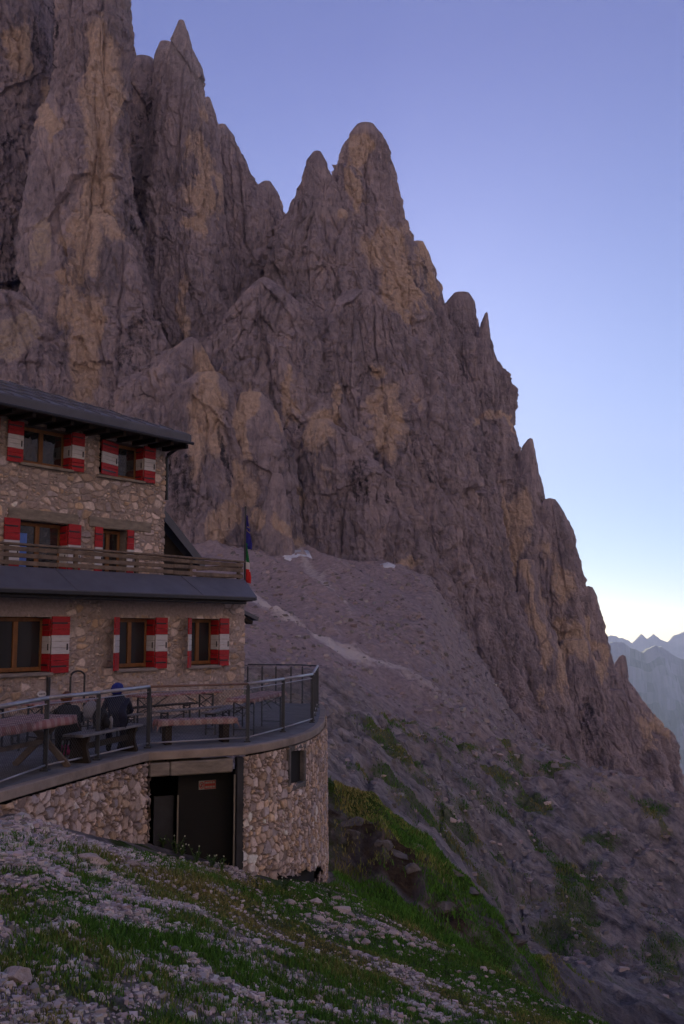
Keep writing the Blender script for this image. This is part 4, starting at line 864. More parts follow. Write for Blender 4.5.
# warning sign on the cellar door
ca = 1.04
mb = MB(); zs = fac(0, 0)[1]*0+(ray(208, 785)[2]/ray(208, 785)[1])*18.45
hbox(mb, ca-.0, ca+.32, zs-.078, zs+.078, -.358, -.35, 0); hbox(mb, ca+.105, ca+.315, zs-.07, zs+.07, -.3495, -.346, 1)
c = H0+hd*(ca+.052)+hn*(-.346)+ZU*zs
ring = [(math.cos(t), math.sin(t)) for t in np.linspace(0, 2*math.pi, 20, endpoint=False)]
mb.add([c+hd*.046*a+ZU*.06*b for a, b in ring]+[c+hd*.033*a+ZU*.045*b for a, b in ring], [(i, (i+1) % 20, 20+(i+1) % 20, 20+i) for i in range(20)], 1)
mb.box(c, hd*.036+ZU*.036, hn*.001, (ZU-hd)*.006, 1); mb.box(c+ZU*.0, hd*.011, hn*.0007, ZU*.03, 2)
for zz in (.038, -.038):
    for k, (a, b) in enumerate(((.12, .165), (.175, .20), (.21, .25), (.26, .30))): hbox(mb, ca+a, ca+b, zs+zz-.016, zs+zz+.016, -.3455, -.3445, 0)
sg = mb.build('warning_sign', [simple('sign_white', (.22, .22, .20), .5, var=.1, bmp=0), simple('sign_red', (.25, .02, .012), .5, var=.1, bmp=0), M['gutter']], loc=c); tag(sg, 'small red and white prohibition sign on the dark cellar door under the terrace', 'sign')
# ------------------------------------------------------------------ railing
rail = empty('terrace_railing', (-3.4, 17.8, FLOOR), 'grey metal railing with wire mesh around the stone terrace', 'railing')
def v3(p, z): return np.array([p[0], p[1], z])
HR = 1.05
def post(p, h=HR, w=.035, name='post'):
    mb = MB(); mb.box((p[0], p[1], FLOOR+h/2), (w, 0, 0), (0, w*.55, 0), (0, 0, h/2), bev=.004); mb.box((p[0], p[1], FLOOR+.012), (w*1.8, 0, 0), (0, w*1.8, 0), (0, 0, .012)); mb.box((p[0], p[1], FLOOR+h+.012), (w*.5, 0, 0), (0, w*.5, 0), (0, 0, .014)); mb.build(name, M['steel'], rail)
for p in RAILF[1:9]: post(p)
for t in (.1, .35, .6, .85, 1): post(RAILF[8]*(1-t)+RAILF[10]*t, w=.03)
for p in BACK[1:]: post(p, HR-.03, w=.022)
def bay(a, b, mat_top, r=.03):
    mb = MB(); mb.tube([v3(a, FLOOR+HR+.03), v3(b, FLOOR+HR+.03)], r, 10); mb.build('top_rail', mat_top, rail, smooth=True)
    mb = MB(); mb.tube([v3(a, FLOOR+.085), v3(b, FLOOR+.085)], .016, 8); mb.build('bottom_rail', M['rail'], rail, smooth=True)
    mb = MB(); mb.tube([v3(a, FLOOR+HR-.06), v3(b, FLOOR+HR-.06)], .009, 6); mb.build('upper_wire', M['rail'], rail)
    mb = MB(); L = np.linalg.norm(b-a); d = (b-a)/L; h0, h1 = .09, HR-.06; Hh = h1-h0; st = .055; w = .0014
    for sgn in (1, -1):
        k = -Hh
        while k < L:
            s0, s1 = max(k, 0), min(k+Hh, L)
            if s1 > s0:
                za, zb = (s0-k), (s1-k)
                if sgn < 0: za, zb = Hh-za, Hh-zb
                p, q_ = v3(a+d*s0, FLOOR+h0+za), v3(a+d*s1, FLOOR+h0+zb); v = q_-p; l = np.linalg.norm(v); n1_ = np.array([d[1], -d[0], 0.]); n2_ = np.cross(v/l, n1_)
                mb.box((p+q_)/2+n1_*w*sgn, v/2, n1_*w, n2_*w)
            k += st*1.2
    mb.build('wire_mesh', M['wire'], rail)
for i in range(8): bay(RAILF[i], RAILF[i+1], M['railwood'] if i == 5 else M['rail'], .022 if i == 5 else .032)
bay(RAILF[8], RAILF[10], M['rail'], .032)
for a, b in zip(BACK[:-1], BACK[1:]): bay(a, b, M['steel'], .02)
# ------------------------------------------------------------------ flagpole
fb = fp(uk+.10, zr-.1, -.12); fl = empty('flagpole', fb, 'flagpole with a blue flag above a green, white and red flag', 'flagpole')
ztop = fac(243, 508, -.12)[1]; mb = MB(); mb.tube([fb, fp(uk+.10, ztop, -.12)], [.03, .022], 8); mb.tube([fp(uk+.1, ztop, -.12), fp(uk+.1, ztop+.06, -.12)], [.035, .02], 8); mb.build('pole', M['gutter'], fl)
def flag(y0, y1, bands, wmax, name, lab):
    z0, z1 = fac(245, y1, -.12)[1], fac(245, y0, -.12)[1]; nz = 40; nc = 22; V = []; Fq = []; mi = []
    for i in range(nz+1):
        t = i/nz; z = z1-(z1-z0)*t; wd = wmax*(.25+.75*math.sin(min(1, t*1.35)*math.pi/2))*(1-.25*max(0, t-.8)/.2)
        for j in range(nc+1):
            s = j/nc; V.append(tuple(fp(uk+.13+wd*s+.02*math.sin(9*t+5*s), z-.10*s, -.12+.07*math.sin(s*10+t*5)*(.4+.6*t))))
    for i in range(nz):
        for j in range(nc):
            a = i*(nc+1)+j; Fq.append((a, a+1, a+nc+2, a+nc+1)); t = (i+.5)/nz; k = 0
            for q_, c_ in enumerate(bands):
                if t < c_[0]: k = c_[1]; break
            if len(bands) == 1 and ((i-16)/3.2)**2+((j-11)/3)**2 < 1.9 and ((i-16)/3.2)**2+((j-11)/3)**2 > .6 and (i+j) % 2 == 0: k = 4
            mi.append(k)
    mb = MB(); 
    for f_, m_ in zip(Fq, mi): pass
    mb.v = V; mb.f = Fq; mb.m = mi
    o = mb.build(name, [M['flagblue'], M['flaggreen'], M['flagwhite'], M['flagred'], M['yellow']], fl, smooth=True); o['label'] = lab
    sm = o.modifiers.new('thick', 'SOLIDIFY'); sm.thickness = .004
flag(515, 546, [(2, 0)], .20, 'blue_flag', 'blue flag with a ring of yellow stars'); flag(543, 580, [(.48, 1), (.68, 2), (2, 3)], .17, 'tricolour_flag', 'green, white and red flag')
# ------------------------------------------------------------------ furniture
def frame_(e):
    e = np.array([e[0], e[1], 0.]); e /= np.linalg.norm(e); return e, np.array([e[1], -e[0], 0.])
def legs_x(par, c, e, n_, L, w, h):  # folding metal legs of a beer table
    for s in (-1, 1):
        mb = MB()
        for t in (-1, 1):
            p = c+e*s*L*.40+n_*t*w*.38; mb.box(p+ZU*h/2, e*.014, n_*.014, ZU*h/2)
        a = c+e*s*L*.40; mb.box(a+ZU*.12, e*.01, n_*w*.38, ZU*.01); mb.box(a+ZU*(h-.03), e*.012, n_*w*.38, ZU*.012)
        q0, q1 = a+n_*w*.38+ZU*(h*.62), a-n_*w*.38+ZU*(h-.05); mb.box((q0+q1)/2, (q1-q0)/2, e*.007, ZU*.008); q0, q1 = a-n_*w*.38+ZU*(h*.62), a+n_*w*.38+ZU*(h-.05); mb.box((q0+q1)/2, (q1-q0)/2, e*.0072, ZU*.0082)
        q0, q1 = a+ZU*(h*.55), c+e*s*L*.12+ZU*(h-.03); mb.box((q0+q1)/2, (q1-q0)/2, n_*.01, ZU*.008); mb.build('leg_frame', M['steel'], par)
def cloth_mesh(c, e, n_, L, w, h, drop, seed, name, label, group=None):
    nu, nv = 44, 22; V = []; rs = np.random.default_rng(seed); ph = rs.random(4)*6
    for i in range(nu+1):
        for j in range(nv+1):
            a = (i/nu-.5)*(L+2*drop); b = (j/nv-.5)*(w+2*drop); oa, ob = max(0, abs(a)-L/2-.01), max(0, abs(b)-w/2-.01)
            dz = oa+ob; sa, sb = math.copysign(1, a), math.copysign(1, b); wav = .018*math.sin(a*13+ph[0])*min(1, ob*12)+.018*math.sin(b*15+ph[1])*min(1, oa*12)
            A_x = sa*(min(abs(a), L/2+.01)+oa*.12)+0; B_x = sb*(min(abs(b), w/2+.01)+ob*.12)
            p = e*(A_x+wav*(oa > 0)*sa)+n_*(B_x+wav*(ob > 0)*sb)+ZU*(.006-dz*.97+.003*math.sin(a*9+b*7+ph[2])); V.append(p)
    I = np.arange((nu+1)*(nv+1)).reshape(nu+1, nv+1); V = np.array(V)
    R_m = np.stack([e, n_, ZU]); Vl = V@R_m.T
    me = np_mesh(name, Vl, np.stack([I[:-1, :-1], I[1:, :-1], I[1:, 1:], I[:-1, 1:]], -1).reshape(-1, 4), M['cloth'], smooth=True)
    o = link(name, me, None, c+ZU*(h+.004)); o.rotation_euler = (0, 0, math.atan2(e[1], e[0])); m_ = o.modifiers.new('thick', 'SOLIDIFY'); m_.thickness = .003
    tag(o, label, 'tablecloth', group); return o
def beer_table(c, e, label, L=2.2, w=.55, h=.74, group='folding tables on the terrace'):
    e, n_ = frame_(e); c = np.array([c[0], c[1], FLOOR]); t = empty('folding_table', c, label, 'table', group)
    mb = MB()
    for k in range(4): mb.box(c+n_*(k-1.5)*w/4+ZU*(h-.014), e*L/2, n_*(w/8-.002), ZU*.014, bev=.004)
    mb.build('tabletop', M['oldwood'], t); legs_x(t, c, e, n_, L, w, h-.03); return c, e, n_, L, w, h
def beer_bench(c, e, label, L=2.2, w=.26, h=.46, mat='greywood', group='slim folding benches on the terrace'):
    e, n_ = frame_(e); c = np.array([c[0], c[1], FLOOR]); t = empty('folding_bench', c, label, 'bench', group)
    mb = MB(); mb.box(c+ZU*(h-.014), e*L/2, n_*w/2, ZU*.014, bev=.006); mb.build('seat', M[mat], t); legs_x(t, c, e, n_, L, w, h-.03)
# big trestle table by the railing
e, n_ = frame_((.25, .968)); c = np.array([-4.95, 14.75, FLOOR]); tt = empty('trestle_table', c, 'wooden trestle table with crossed legs by the left railing', 'table')
mb = MB(); Lt, wt = 3.0, .78
for k in range(5): mb.box(c+n_*(k-2)*wt/5+ZU*.735, e*Lt/2, n_*(wt/10-.003), ZU*.02, bev=.005)
mb.build('tabletop', M['oldwood'], tt)
for s in (-1, 1):
    for t in (-1, 1):
        mb = MB(); a, b = c+e*s*1.15+n_*t*.46+ZU*0.0, c+e*s*1.15-n_*t*.30+ZU*.71; v = b-a; l = np.linalg.norm(v); mb.box((a+b)/2+e*t*.027, v/2, e*.025, np.cross(v/l, e)*.05, bev=.006); mb.build('leg', M['oldwood'], tt)
mb = MB(); mb.box(c+ZU*.38, e*1.15, n_*.04, ZU*.03, bev=.005); mb.build('stretcher', M['oldwood'], tt)
cloth_mesh(c, e, n_, Lt, wt, .755, .14, 5, 'tablecloth', 'faded red and white plaid cloth on the trestle table by the railing')
# slab legged grey bench with the hooded person
def slab_bench(p0, p1, w, h, label, mat, leg_h_shape=True, name='wooden_bench', overhang=.22, legw=.034, group=None):
    p0, p1 = np.array([*p0, FLOOR]), np.array([*p1, FLOOR]); L = np.linalg.norm(p1-p0); e, n_ = frame_((p1-p0)[:2]); c = (p0+p1)/2; t = empty(name, c, label, 'bench', group)
    mb = MB()
    for k in (-.5, .5): mb.box(c+n_*k*w/2+ZU*(h-.022), e*L/2, n_*(w/4-.004), ZU*.022, bev=.006)
    mb.build('seat', mat, t)
    for s in (-1, 1):
        b = c+e*s*(L/2-overhang); prof = [(0, .48), (.04, .50), (.10, .44), (.20, .36), (.28, .35), (.36, .42), (.41, .46)] if leg_h_shape else [(0, .42), (.41, .42)]
        mb = MB(); k = len(prof); vs = []
        for sx in (-1, 1):
            for (zz, hw) in prof: vs.append(b+e*sx*legw+n_*(-hw*w)+ZU*zz*(h/.455))
            for (zz, hw) in prof[::-1]: vs.append(b+e*sx*legw+n_*(hw*w)+ZU*zz*(h/.455))
        m2 = 2*k; mb.add(vs, [tuple(range(m2)), tuple(range(m2, 2*m2))[::-1]]+[(i, m2+i, m2+(i+1) % m2, (i+1) % m2) for i in range(m2)]); mb.build('leg', M['darkwood'], t)
    if leg_h_shape:
        mb = MB(); mb.box(c+ZU*.24, e*(L/2-overhang), n_*.03, ZU*.045); mb.build('stretcher', M['darkwood'], t)
    return c, e, n_, L
slab_bench((-4.24, 16.05), (-3.68, 18.0), .38, .46, 'grey plank bench with waisted slab legs under the hooded person', M['greywood'])
c3, e3, n3, L3 = slab_bench((-3.42, 18.75), (-2.05, 19.35), .34, .44, 'low wooden bench covered with a plaid cloth behind the middle of the railing', M['oldwood'], False, overhang=.20, legw=.06)
cloth_mesh(c3, e3, n3, L3, .34, .44, .12, 8, 'bench_cloth', 'reddish plaid cloth draped over the low bench in the middle of the terrace')
c4, e4, n4, L4, w4, h4 = beer_table((-1.75, 21.2), (.22, 1), 'folding table with a plaid cloth at the right end of the terrace', L=2.4)
cloth_mesh(c4, e4, n4, L4, w4, h4, .09, 9, 'tablecloth', 'plaid cloth on the folding table at the right end of the terrace')
beer_bench((-2.45, 21.3), (.22, 1), 'slim bench just left of the rightmost folding table')
wd_ = (.62, .78)
def row(cx, cy, tl, bl, bl2, seed):
    c, e, n_, L, w, h = beer_table((cx, cy), wd_, tl); cloth_mesh(c, e, n_, L, w, h, .05, seed, 'tablecloth', tl.replace('folding table', 'thin reddish cloth on the folding table'))
    beer_bench((cx+n_[0]*.62, cy+n_[1]*.62), wd_, bl); beer_bench((cx-n_[0]*.62, cy-n_[1]*.62), wd_, bl2, mat='darkwood')
row(-3.55, 21.75, 'folding table by the wall below the middle ground floor window', 'slim grey bench in front of the folding table below the middle window', 'dark slim bench between the wall and the folding table below the middle window', 21)
row(-5.15, 19.55, 'folding table by the wall behind the seated people', 'slim grey bench behind the seated people on the near side of their table', 'dark slim bench against the wall behind the seated people', 22)
row(-6.75, 17.55, 'folding table by the wall below the leftmost ground floor window', 'slim grey bench in front of the folding table below the leftmost window', 'dark slim bench against the wall below the leftmost window', 23)
# tall metal hoop near the wall
hp = on_floor(77, 735); hp = fp(fac(77, 700, .55)[0], FLOOR, .55); hb = empty('metal_hoop', hp, 'tall dark metal hoop standing by the wall behind the seated people', 'hoop')
r_ = .19; ztp = 1.10+.1; pts = [hp-FD*r_*1.05, hp-FD*r_+ZU*(ztp-.12)]+[hp+FD*(-r_*math.cos(t))+ZU*(ztp-.12+.12*math.sin(t)) for t in np.linspace(.3, math.pi-.3, 7)]+[hp+FD*r_+ZU*(ztp-.12), hp+FD*r_*1.05]
mb = MB(); mb.tube(pts, .022, 8); mb.build('hoop_tube', M['gutter'], hb); mb = MB(); mb.box(hp+ZU*.012, FD*.3, FN*.12, ZU*.012); mb.build('base_plate', M['gutter'], hb)
# pink bag, bottle, rucksack, grey bag
def blob(name, c, r, mat, label=None, cat=None, seed=0, parent=None, sub=3, flat=1.):
    import bmesh
    b = bmesh.new(); bmesh.ops.create_icosphere(b, subdivisions=sub, radius=1); v = np.array([q_.co[:] for q_ in b.verts]); d = fbm(v[:, 0]*1.7+seed, v[:, 1]*1.7, v[:, 2]*1.7, 3, seed)*.35+1
    for q_, dd, vv in zip(b.verts, d, v): q_.co = Vector((vv[0]*r[0]*dd, vv[1]*r[1]*dd, max(vv[2]*dd, -flat)*r[2]))
    me = bpy.data.meshes.new(name); b.to_mesh(me); b.free(); me.materials.append(mat); me.polygons.foreach_set('use_smooth', [True]*len(me.polygons))
    o = link(name, me, parent, None if parent is None else None); o.location = tuple(float(q_) for q_ in (np.array(c)-(np.array(origin(parent)) if parent else 0)))
    if label: tag(o, label, cat)
    return o
pk = on_floor(66, 755); o = blob('pink_bag', pk+np.array([0, 0, .08]), (.15, .10, .09), M['pink'], 'small bright pink bag on the paving between the trestle table and the grey bench', 'bag', 3, flat=.85); h_ = blob('bag_flap', pk+np.array([.07, .02, .10]), (.06, .07, .04), M['pink'], parent=o, seed=5)
bc = np.array([-3.85, 16.95, FLOOR+.46]); bo = empty('water_bottle', bc+np.array([-.0, 0, 0]), 'pale bottle standing on the grey bench beside the hooded person', 'bottle'); mb = MB(); mb.tube([bc, bc+ZU*.17, bc+ZU*.20, bc+ZU*.21], [.035, .035, .018, .016], 12); mb.build('bottle_body', M['pale'], bo, smooth=True); mb = MB(); mb.tube([bc+ZU*.21, bc+ZU*.235], .017, 10); mb.build('cap', M['gutter'], bo)
rc = np.array([-3.99, 16.85, FLOOR+.46]); ru = empty('rucksack', rc, 'small black rucksack on the grey bench left of the hooded person', 'rucksack'); blob('bag_body', rc+ZU*.17, (.13, .15, .19), M['blackcloth'], seed=9, parent=ru, flat=.9); blob('front_pocket', rc+np.array([.10, -.06, .11]), (.06, .09, .09), M['blackcloth'], seed=12, parent=ru)
mb = MB(); mb.tube([rc+np.array([0, 0, .33]), rc+np.array([.02, 0, .40]), rc+np.array([.05, .0, .34])], .010, 6); mb.build('handle', M['blackcloth'], ru)
gx = np.array([-4.72, 18.25, FLOOR+.745]); 
gb = empty('grey_bag', np.array([-4.62, 18.75, FLOOR+.46]), 'pale grey bag on the slim bench beside the person with brown hair', 'bag'); blob('bag_body', np.array([-4.62, 18.75, FLOOR+.62]), (.16, .15, .17), M['pale'], seed=15, parent=gb, flat=.9)
mb = MB(); q0 = np.array([-4.62, 18.75, FLOOR+.77]); mb.tube([q0+np.array([-.07, 0, 0]), q0+np.array([-.05, 0, .09]), q0+np.array([.05, 0, .09]), q0+np.array([.07, 0, 0])], .009, 6); mb.build('handle', M['blackcloth'], gb)
# ------------------------------------------------------------------ people
def skinned(name, J, E, mat, parent, sub=2, root=0):
    me = bpy.data.meshes.new(name); o0 = np.array(origin(parent)); me.from_pydata([tuple(np.array(p[:3])-o0) for p in J], E, []); o = link(name, me, parent)
    sk = o.modifiers.new('skin', 'SKIN'); lay = me.skin_vertices[0].data
    for i, p in enumerate(J): r = p[3]; lay[i].radius = (r, r) if not isinstance(r, tuple) else r
    lay[root].use_root = True; sk.use_smooth_shade = True; ss = o.modifiers.new('sub', 'SUBSURF'); ss.levels = sub; ss.render_levels = sub
    for m_ in (mat if isinstance(mat, list) else [mat]): me.materials.append(m_)
    return o
def person(seat, face, label, jacket, trousers, head='hair', lean=.16, cat='person'):
    """seated figure; seat = point on the seat surface, face = facing direction (xy)"""
    f, r = frame_(face); s = np.array(seat, float); R_ = empty('person', s*np.array([1, 1, 0])+ZU*FLOOR, label, cat)
    h = s[2]-FLOOR
    pt = lambda a, b, c: s+f*a+r*b+ZU*(c*(.80 if c > .2 else 1))
    pel = pt(0, 0, .10); wa = pt(.03, 0, .26); ch = pt(lean*.75, 0, .46); sh = pt(lean, 0, .56); nk = pt(lean*1.25, 0, .63)
    J = [(*pel, .16), (*wa, .155), (*ch, .175), (*sh, .12), (*nk, .055)]; E = [(0, 1), (1, 2), (2, 3), (3, 4)]
    for sg in (-1, 1):
        k = len(J); J += [(*pt(.02, sg*.09, .08), .095), (*pt(.42, sg*.12, .08), .068), (*pt(.44, sg*.12, -.34), .048)]; E += [(0, k), (k, k+1), (k+1, k+2)]
        k = len(J); J += [(*pt(lean*.95, sg*.17, .53), .062), (*pt(lean+.04, sg*.25, .29), .045), (*pt(lean+.26, sg*.13, .22), .034)]; E += [(2, k), (k, k+1), (k+1, k+2)]
    skinned('body', J, E, jacket, R_)
    for sg in (-1, 1):   # trousers lower part, shoes, hands with fingers
        mb = MB(); a = pt(.42, sg*.12, .08); b = pt(.44, sg*.12, -h+.08); mb.tube([pt(.10, sg*.10, .09), pt(.36, sg*.12, .092), pt(.44, sg*.12, .03), pt(.45, sg*.12, -.18), b], [.088, .078, .074, .060, .050], 12); mb.build('trouser_leg', trousers, R_, smooth=True)
        mb = MB(); mb.tube([pt(.38, sg*.12, -h+.045), pt(.46, sg*.12, -h+.055), pt(.56, sg*.125, -h+.04), pt(.63, sg*.13, -h+.03)], [.035, .046, .042, .026], 10); mb.build('shoe', M['blackcloth'], R_, smooth=True)
        w_ = pt(lean+.26, sg*.13, .22); mb = MB(); pm = w_+f*.07-ZU*.01; mb.tube([w_, w_+f*.03, pm, pm+f*.03], [.024, .034, .036, .028], 10)
        for i, (off, ln) in enumerate(((-.024, .055), (-.008, .066), (.008, .062), (.023, .048))):
            q0 = pm+f*.02+r*off; mb.tube([q0, q0+f*ln*.5-ZU*.004, q0+f*ln*.85-ZU*.022, q0+f*ln-ZU*.036], [.0095, .009, .008, .006], 6)
        q0 = pm-r*sg*.025-f*.03; mb.tube([q0, q0-r*sg*.022+f*.02, q0-r*sg*.026+f*.045], [.012, .010, .007], 6); mb.build('hand', M['skin'], R_, smooth=True)
    hc = pt(lean*1.25+.055, 0, .745)
    hd_ = blob('head', hc, (.078, .088, .112), M['skin'], seed=2, parent=R_, flat=2); hd_.rotation_euler = (0, 0, math.atan2(f[1], f[0])+math.pi/2*0)
    mb = MB(); nz = hc+f*.085-ZU*.01; mb.tube([nz+ZU*.03-f*.006, nz+f*.012-ZU*.012], [.008, .014], 8)
    for sg in (-1, 1): mb.box(hc+f*.078+r*sg*.03+ZU*.018, f*.004, r*.010, ZU*.005, 1); mb.tube([hc+r*sg*.080-ZU*.02, hc+r*sg*.088+ZU*.012], [.012, .016], 8)
    mb.box(hc+f*.082-ZU*.048, f*.003, r*.020, ZU*.004, 2); mb.build('face', [M['skin'], M['gutter'], M['red']], R_, smooth=True)
    if head == 'hair':
        o = blob('hair', hc-f*.022+ZU*.022, (.092, .098, .112), M['hair'], seed=7, parent=R_, flat=.75)
    else:
        o = blob('hood', hc-f*.03+ZU*.018, (.105, .115, .118), M['bluecap'], seed=21, parent=R_, flat=.95); blob('collar', pt(lean*1.1, 0, .60), (.12, .13, .06), M['navy'], seed=4, parent=R_)
    return R_
person((-3.82, 17.3, FLOOR+.46), (-.25, .97), 'person in a navy jacket with a bright blue hood seated on the grey bench', M['navy'], M['blackcloth'], 'hood', lean=.24)
person((-4.45, 16.75, FLOOR+.34), (-.45, .9), 'person with brown hair in dark clothes sitting behind the trestle table', M['blackcloth'], M['blackcloth'], 'hair', lean=.36)
st_ = empty('stool', (-4.45, 16.75, FLOOR), 'small dark stool under the person with brown hair', 'stool'); mb = MB(); q0 = np.array([-4.45, 16.75, FLOOR]); mb.tube([q0+ZU*.31, q0+ZU*.34], .17, 16); mb.build('seat', M['darkwood'], st_)
for a in (.8, 2.4, 3.9, 5.5):
    mb = MB(); mb.tube([q0+np.array([.17*math.cos(a), .17*math.sin(a), 0]), q0+np.array([.11*math.cos(a), .11*math.sin(a), .31])], .016, 8); mb.build('leg', M['darkwood'], st_)
# ------------------------------------------------------------------ rocks, gravel, grass
def rock_mesh(seed, sub=3):
    import bmesh
    b = bmesh.new(); bmesh.ops.create_icosphere(b, subdivisions=sub, radius=1); v = np.array([q_.co[:] for q_ in b.verts])
    rs = np.random.default_rng(seed); 
    for _ in range(11):   # chop flat facets
        nn = rs.normal(size=3); nn /= np.linalg.norm(nn); k = rs.uniform(.55, .85); d = v@nn; v = v-np.outer(np.maximum(d-k, 0), nn)
    v *= (1+fbm(v[:, 0]*2+seed, v[:, 1]*2, v[:, 2]*2, 4, seed)[:, None]*.28); v *= np.array([1, rs.uniform(.65, .95), rs.uniform(.5, .75)])
    f = [[q_.index for q_ in g.verts] for g in b.faces]; b.free()
    return v, np.array(f)
RM = [np_mesh('rock', *rock_mesh(100+i, 3), M['stone']) for i in range(9)]
RM += [np_mesh('outcrop', *rock_mesh(300+i, 4), M['outcrop']) for i in range(3)]
placed = []
def put_rock(name, x, y, size, label, cat='rock', group=None, k=None, sink=.25, z=None):
    k = random.randrange(9) if k is None else k
    o = link(name, RM[k]); z = ground_z(np.array([x]), np.array([y]))[0] if z is None else z
    o.location = (float(x), float(y), float(z)+size*(.5-sink)*.6); o.scale = (size*random.uniform(.85, 1.2), size*random.uniform(.85, 1.15), size*random.uniform(.75, 1.05)); o.rotation_euler = (random.uniform(-.3, .3), random.uniform(-.3, .3), random.uniform(0, 6.28))
    tag(o, label, cat, group); placed.append((x, y, size)); return o
BIG = [(92, 857, 15, 'largest long pale boulder in the green strip below the left wall'), (130, 862, 11, 'weathered flat boulder right of the largest boulder below the left wall'), (66, 873, 6, 'upright pale stone in the grass left of centre'), (70, 925, 9, 'rounded pale boulder in the middle of the left rubble'), (32, 931, 9, 'flat grey rock beside a dark tuft in the left rubble'), (14, 973, 18, 'big pale boulder at the left edge of the picture'), (206, 870, 6, 'upright pinkish stone below the cellar door'), (343, 908, 11, 'largest rounded pale boulder below the curved wall'), (315, 893+8, 7, 'pale stone just left of the rounded boulder below the curved wall'), (290, 901, 7, 'flat pale stone below the ragged foot of the curved wall'), (262, 898, 5, 'small white stone below the curved wall, farthest left of its row'), (195, 897, 5, 'flat stone alone in the bright grass'), (296, 985, 8, 'wedge shaped stone near the bottom middle of the grass'), (365, 942, 7, 'pale stone at the lower end of the crest row'), (392, 932, 8, 'broad pale boulder on the crest of the slope'), (40, 867, 5, 'dark lichen covered stone in the left grass'), (426, 992, 6, 'pale stone near the right end of the grassy slope'), (470, 985, 6, 'pale stone close to the right edge of the grassy slope')]
for px_, py_, rpx, lab in BIG:
    h_ = hit_ground(px_, py_+rpx*.4, 3, 40)
    if h_ is None: continue
    put_rock('boulder', h_[0], h_[1], rpx*h_[1]/F, lab, 'boulder')
cand = [(300, 430, 905, 950, 46, (3, 6.5)), (0, 150, 805, 840, 42, (2.2, 5)), (0, 200, 860, 930, 40, (2.5, 5)), (0, 260, 930, 1020, 55, (3, 6.5)), (260, 560, 945, 1020, 55, (2.5, 6)), (130, 260, 845, 880, 16, (2.2, 4.5))]
for x0, x1, y0, y1, n_c, (s0, s1) in cand:
    k = 0
    for _ in range(n_c*4):
        if k >= n_c: break
        a, b = random.uniform(x0, x1), random.uniform(y0, y1)
        if y0 == 905: b = 900+(a-300)*.42+random.gauss(0, 9)
        if b < 806+a*.25: continue
        h_ = hit_ground(a, b, 3, 26)
        if h_ is None or h_[1] > 23: continue
        if any((h_[0]-q_[0])**2+(h_[1]-q_[1])**2 < (q_[2]*1.2)**2 for q_ in placed): continue
        s = random.uniform(s0, s1)*(random.random()**.5*.6+.55)*h_[1]/F
        put_rock('rock', h_[0], h_[1], s, 'pale limestone rock lying in the grass and rubble of the near slope', 'rock', 'loose rocks on the near slope'); k += 1
# boulders on the far slope
FARB = [(466, 793, 3.2), (444, 799, 4), (452, 821, 5), (505, 804, 2.5), (492, 843, 4), (500, 846, 3.2), (530, 835, 3), (534, 841, 3), (528, 831, 3.5), (512, 775, 3), (516, 785, 3), (506, 796, 3.5), (548, 803, 4), (568, 845, 3), (474, 755, 5), (500, 755, 4), (458, 822, 3), (545, 838, 2.5), (395, 795, 2.5), (465, 812, 3), (383, 776, 3.2)]
for i, (a, b, s) in enumerate(FARB):
    h_ = hit_ground(a, b+1, 45, 260)
    if h_ is None: continue
    if i == len(FARB)-1: put_rock('boulder', h_[0], h_[1], s*h_[1]/F, 'single white stone standing on the bare slope right of the terrace', 'boulder')
    else: put_rock('boulder', h_[0], h_[1], s*h_[1]/F, 'pale boulder on the bare rocky slope across the gully', 'boulder', 'boulders on the slope across the gully')
for a, b, s, lab in ((498, 912, 9, 'upright grey rock on the edge of the grassy bank, upper of the two'), (512, 937, 11, 'tall pale rock at the lower end of the grassy bank'), (415, 846, 6, 'grey rock on the crest of the grassy bank, upper of its line'), (453, 870, 6, 'rough grey rock halfway down the crest of the grassy bank'), (355, 832, 6, 'ochre streaked rock outcrop in the dark bank beside the curved wall'), (385, 842, 7, 'grey outcrop in the dark middle of the bank'), (412, 866, 7, 'angular outcrop in the dark bank right of the middle')):
    h_ = hit_ground(a, b, 22, 60)
    if h_ is not None: put_rock('outcrop', h_[0], h_[1], s*1.7*h_[1]/F, lab, 'rock outcrop', sink=1.0, k=9+(a % 3))
OUT2 = [(350, 822, 8), (398, 852, 8), (445, 905, 7), (470, 889, 5), (505, 925, 7)]
for a, b_, s in OUT2:
    h_ = hit_ground(a, b_, 22, 60)
    if h_ is not None: put_rock('outcrop', h_[0], h_[1], s*1.9*h_[1]/F, 'weathered grey rock breaking through the turf of the steep bank', 'rock outcrop', 'rock outcrops in the turf bank', sink=1.0, k=9+(a % 3))
# gravel: one mesh of small angular stones
def scatter(n, rmin, rmax, amin, amax):
    a = rng.uniform(amin, amax, n); r = np.sqrt(rng.uniform(rmin**2, rmax**2, n)); r = np.where(rng.random(n) < .55, np.exp(rng.uniform(math.log(rmin), math.log(rmax), n)), r); return r*np.sin(a), r*np.cos(a)
def near_ok(x, y):
    a = np.arctan2(x, y); r = np.hypot(x, y); k0 = np.interp(a, CAZ, CR[:, 0])
    inside = (x < -1.7) & ((y-13.3)*1.12-(x+4.42)*4.3 > -.3) & (x < -3.3) | ((x < -1.0) & (x > -3.5) & (y > 18.3)) | ((x < -.25) & (y > 19+(x+1.8)*2.3))
    return (r < k0*1.06) & ~inside
oct_v = np.array([[-1, -1, -1], [1, -1, -1], [1, 1, -1], [-1, 1, -1], [-.8, -.8, 1], [.8, -.8, 1], [.8, .8, 1], [-.8, .8, 1]], float)*.75; oct_f = np.array([[3, 2, 1, 0], [4, 5, 6, 7], [0, 1, 5, 4], [1, 2, 6, 5], [2, 3, 7, 6], [3, 0, 4, 7]])
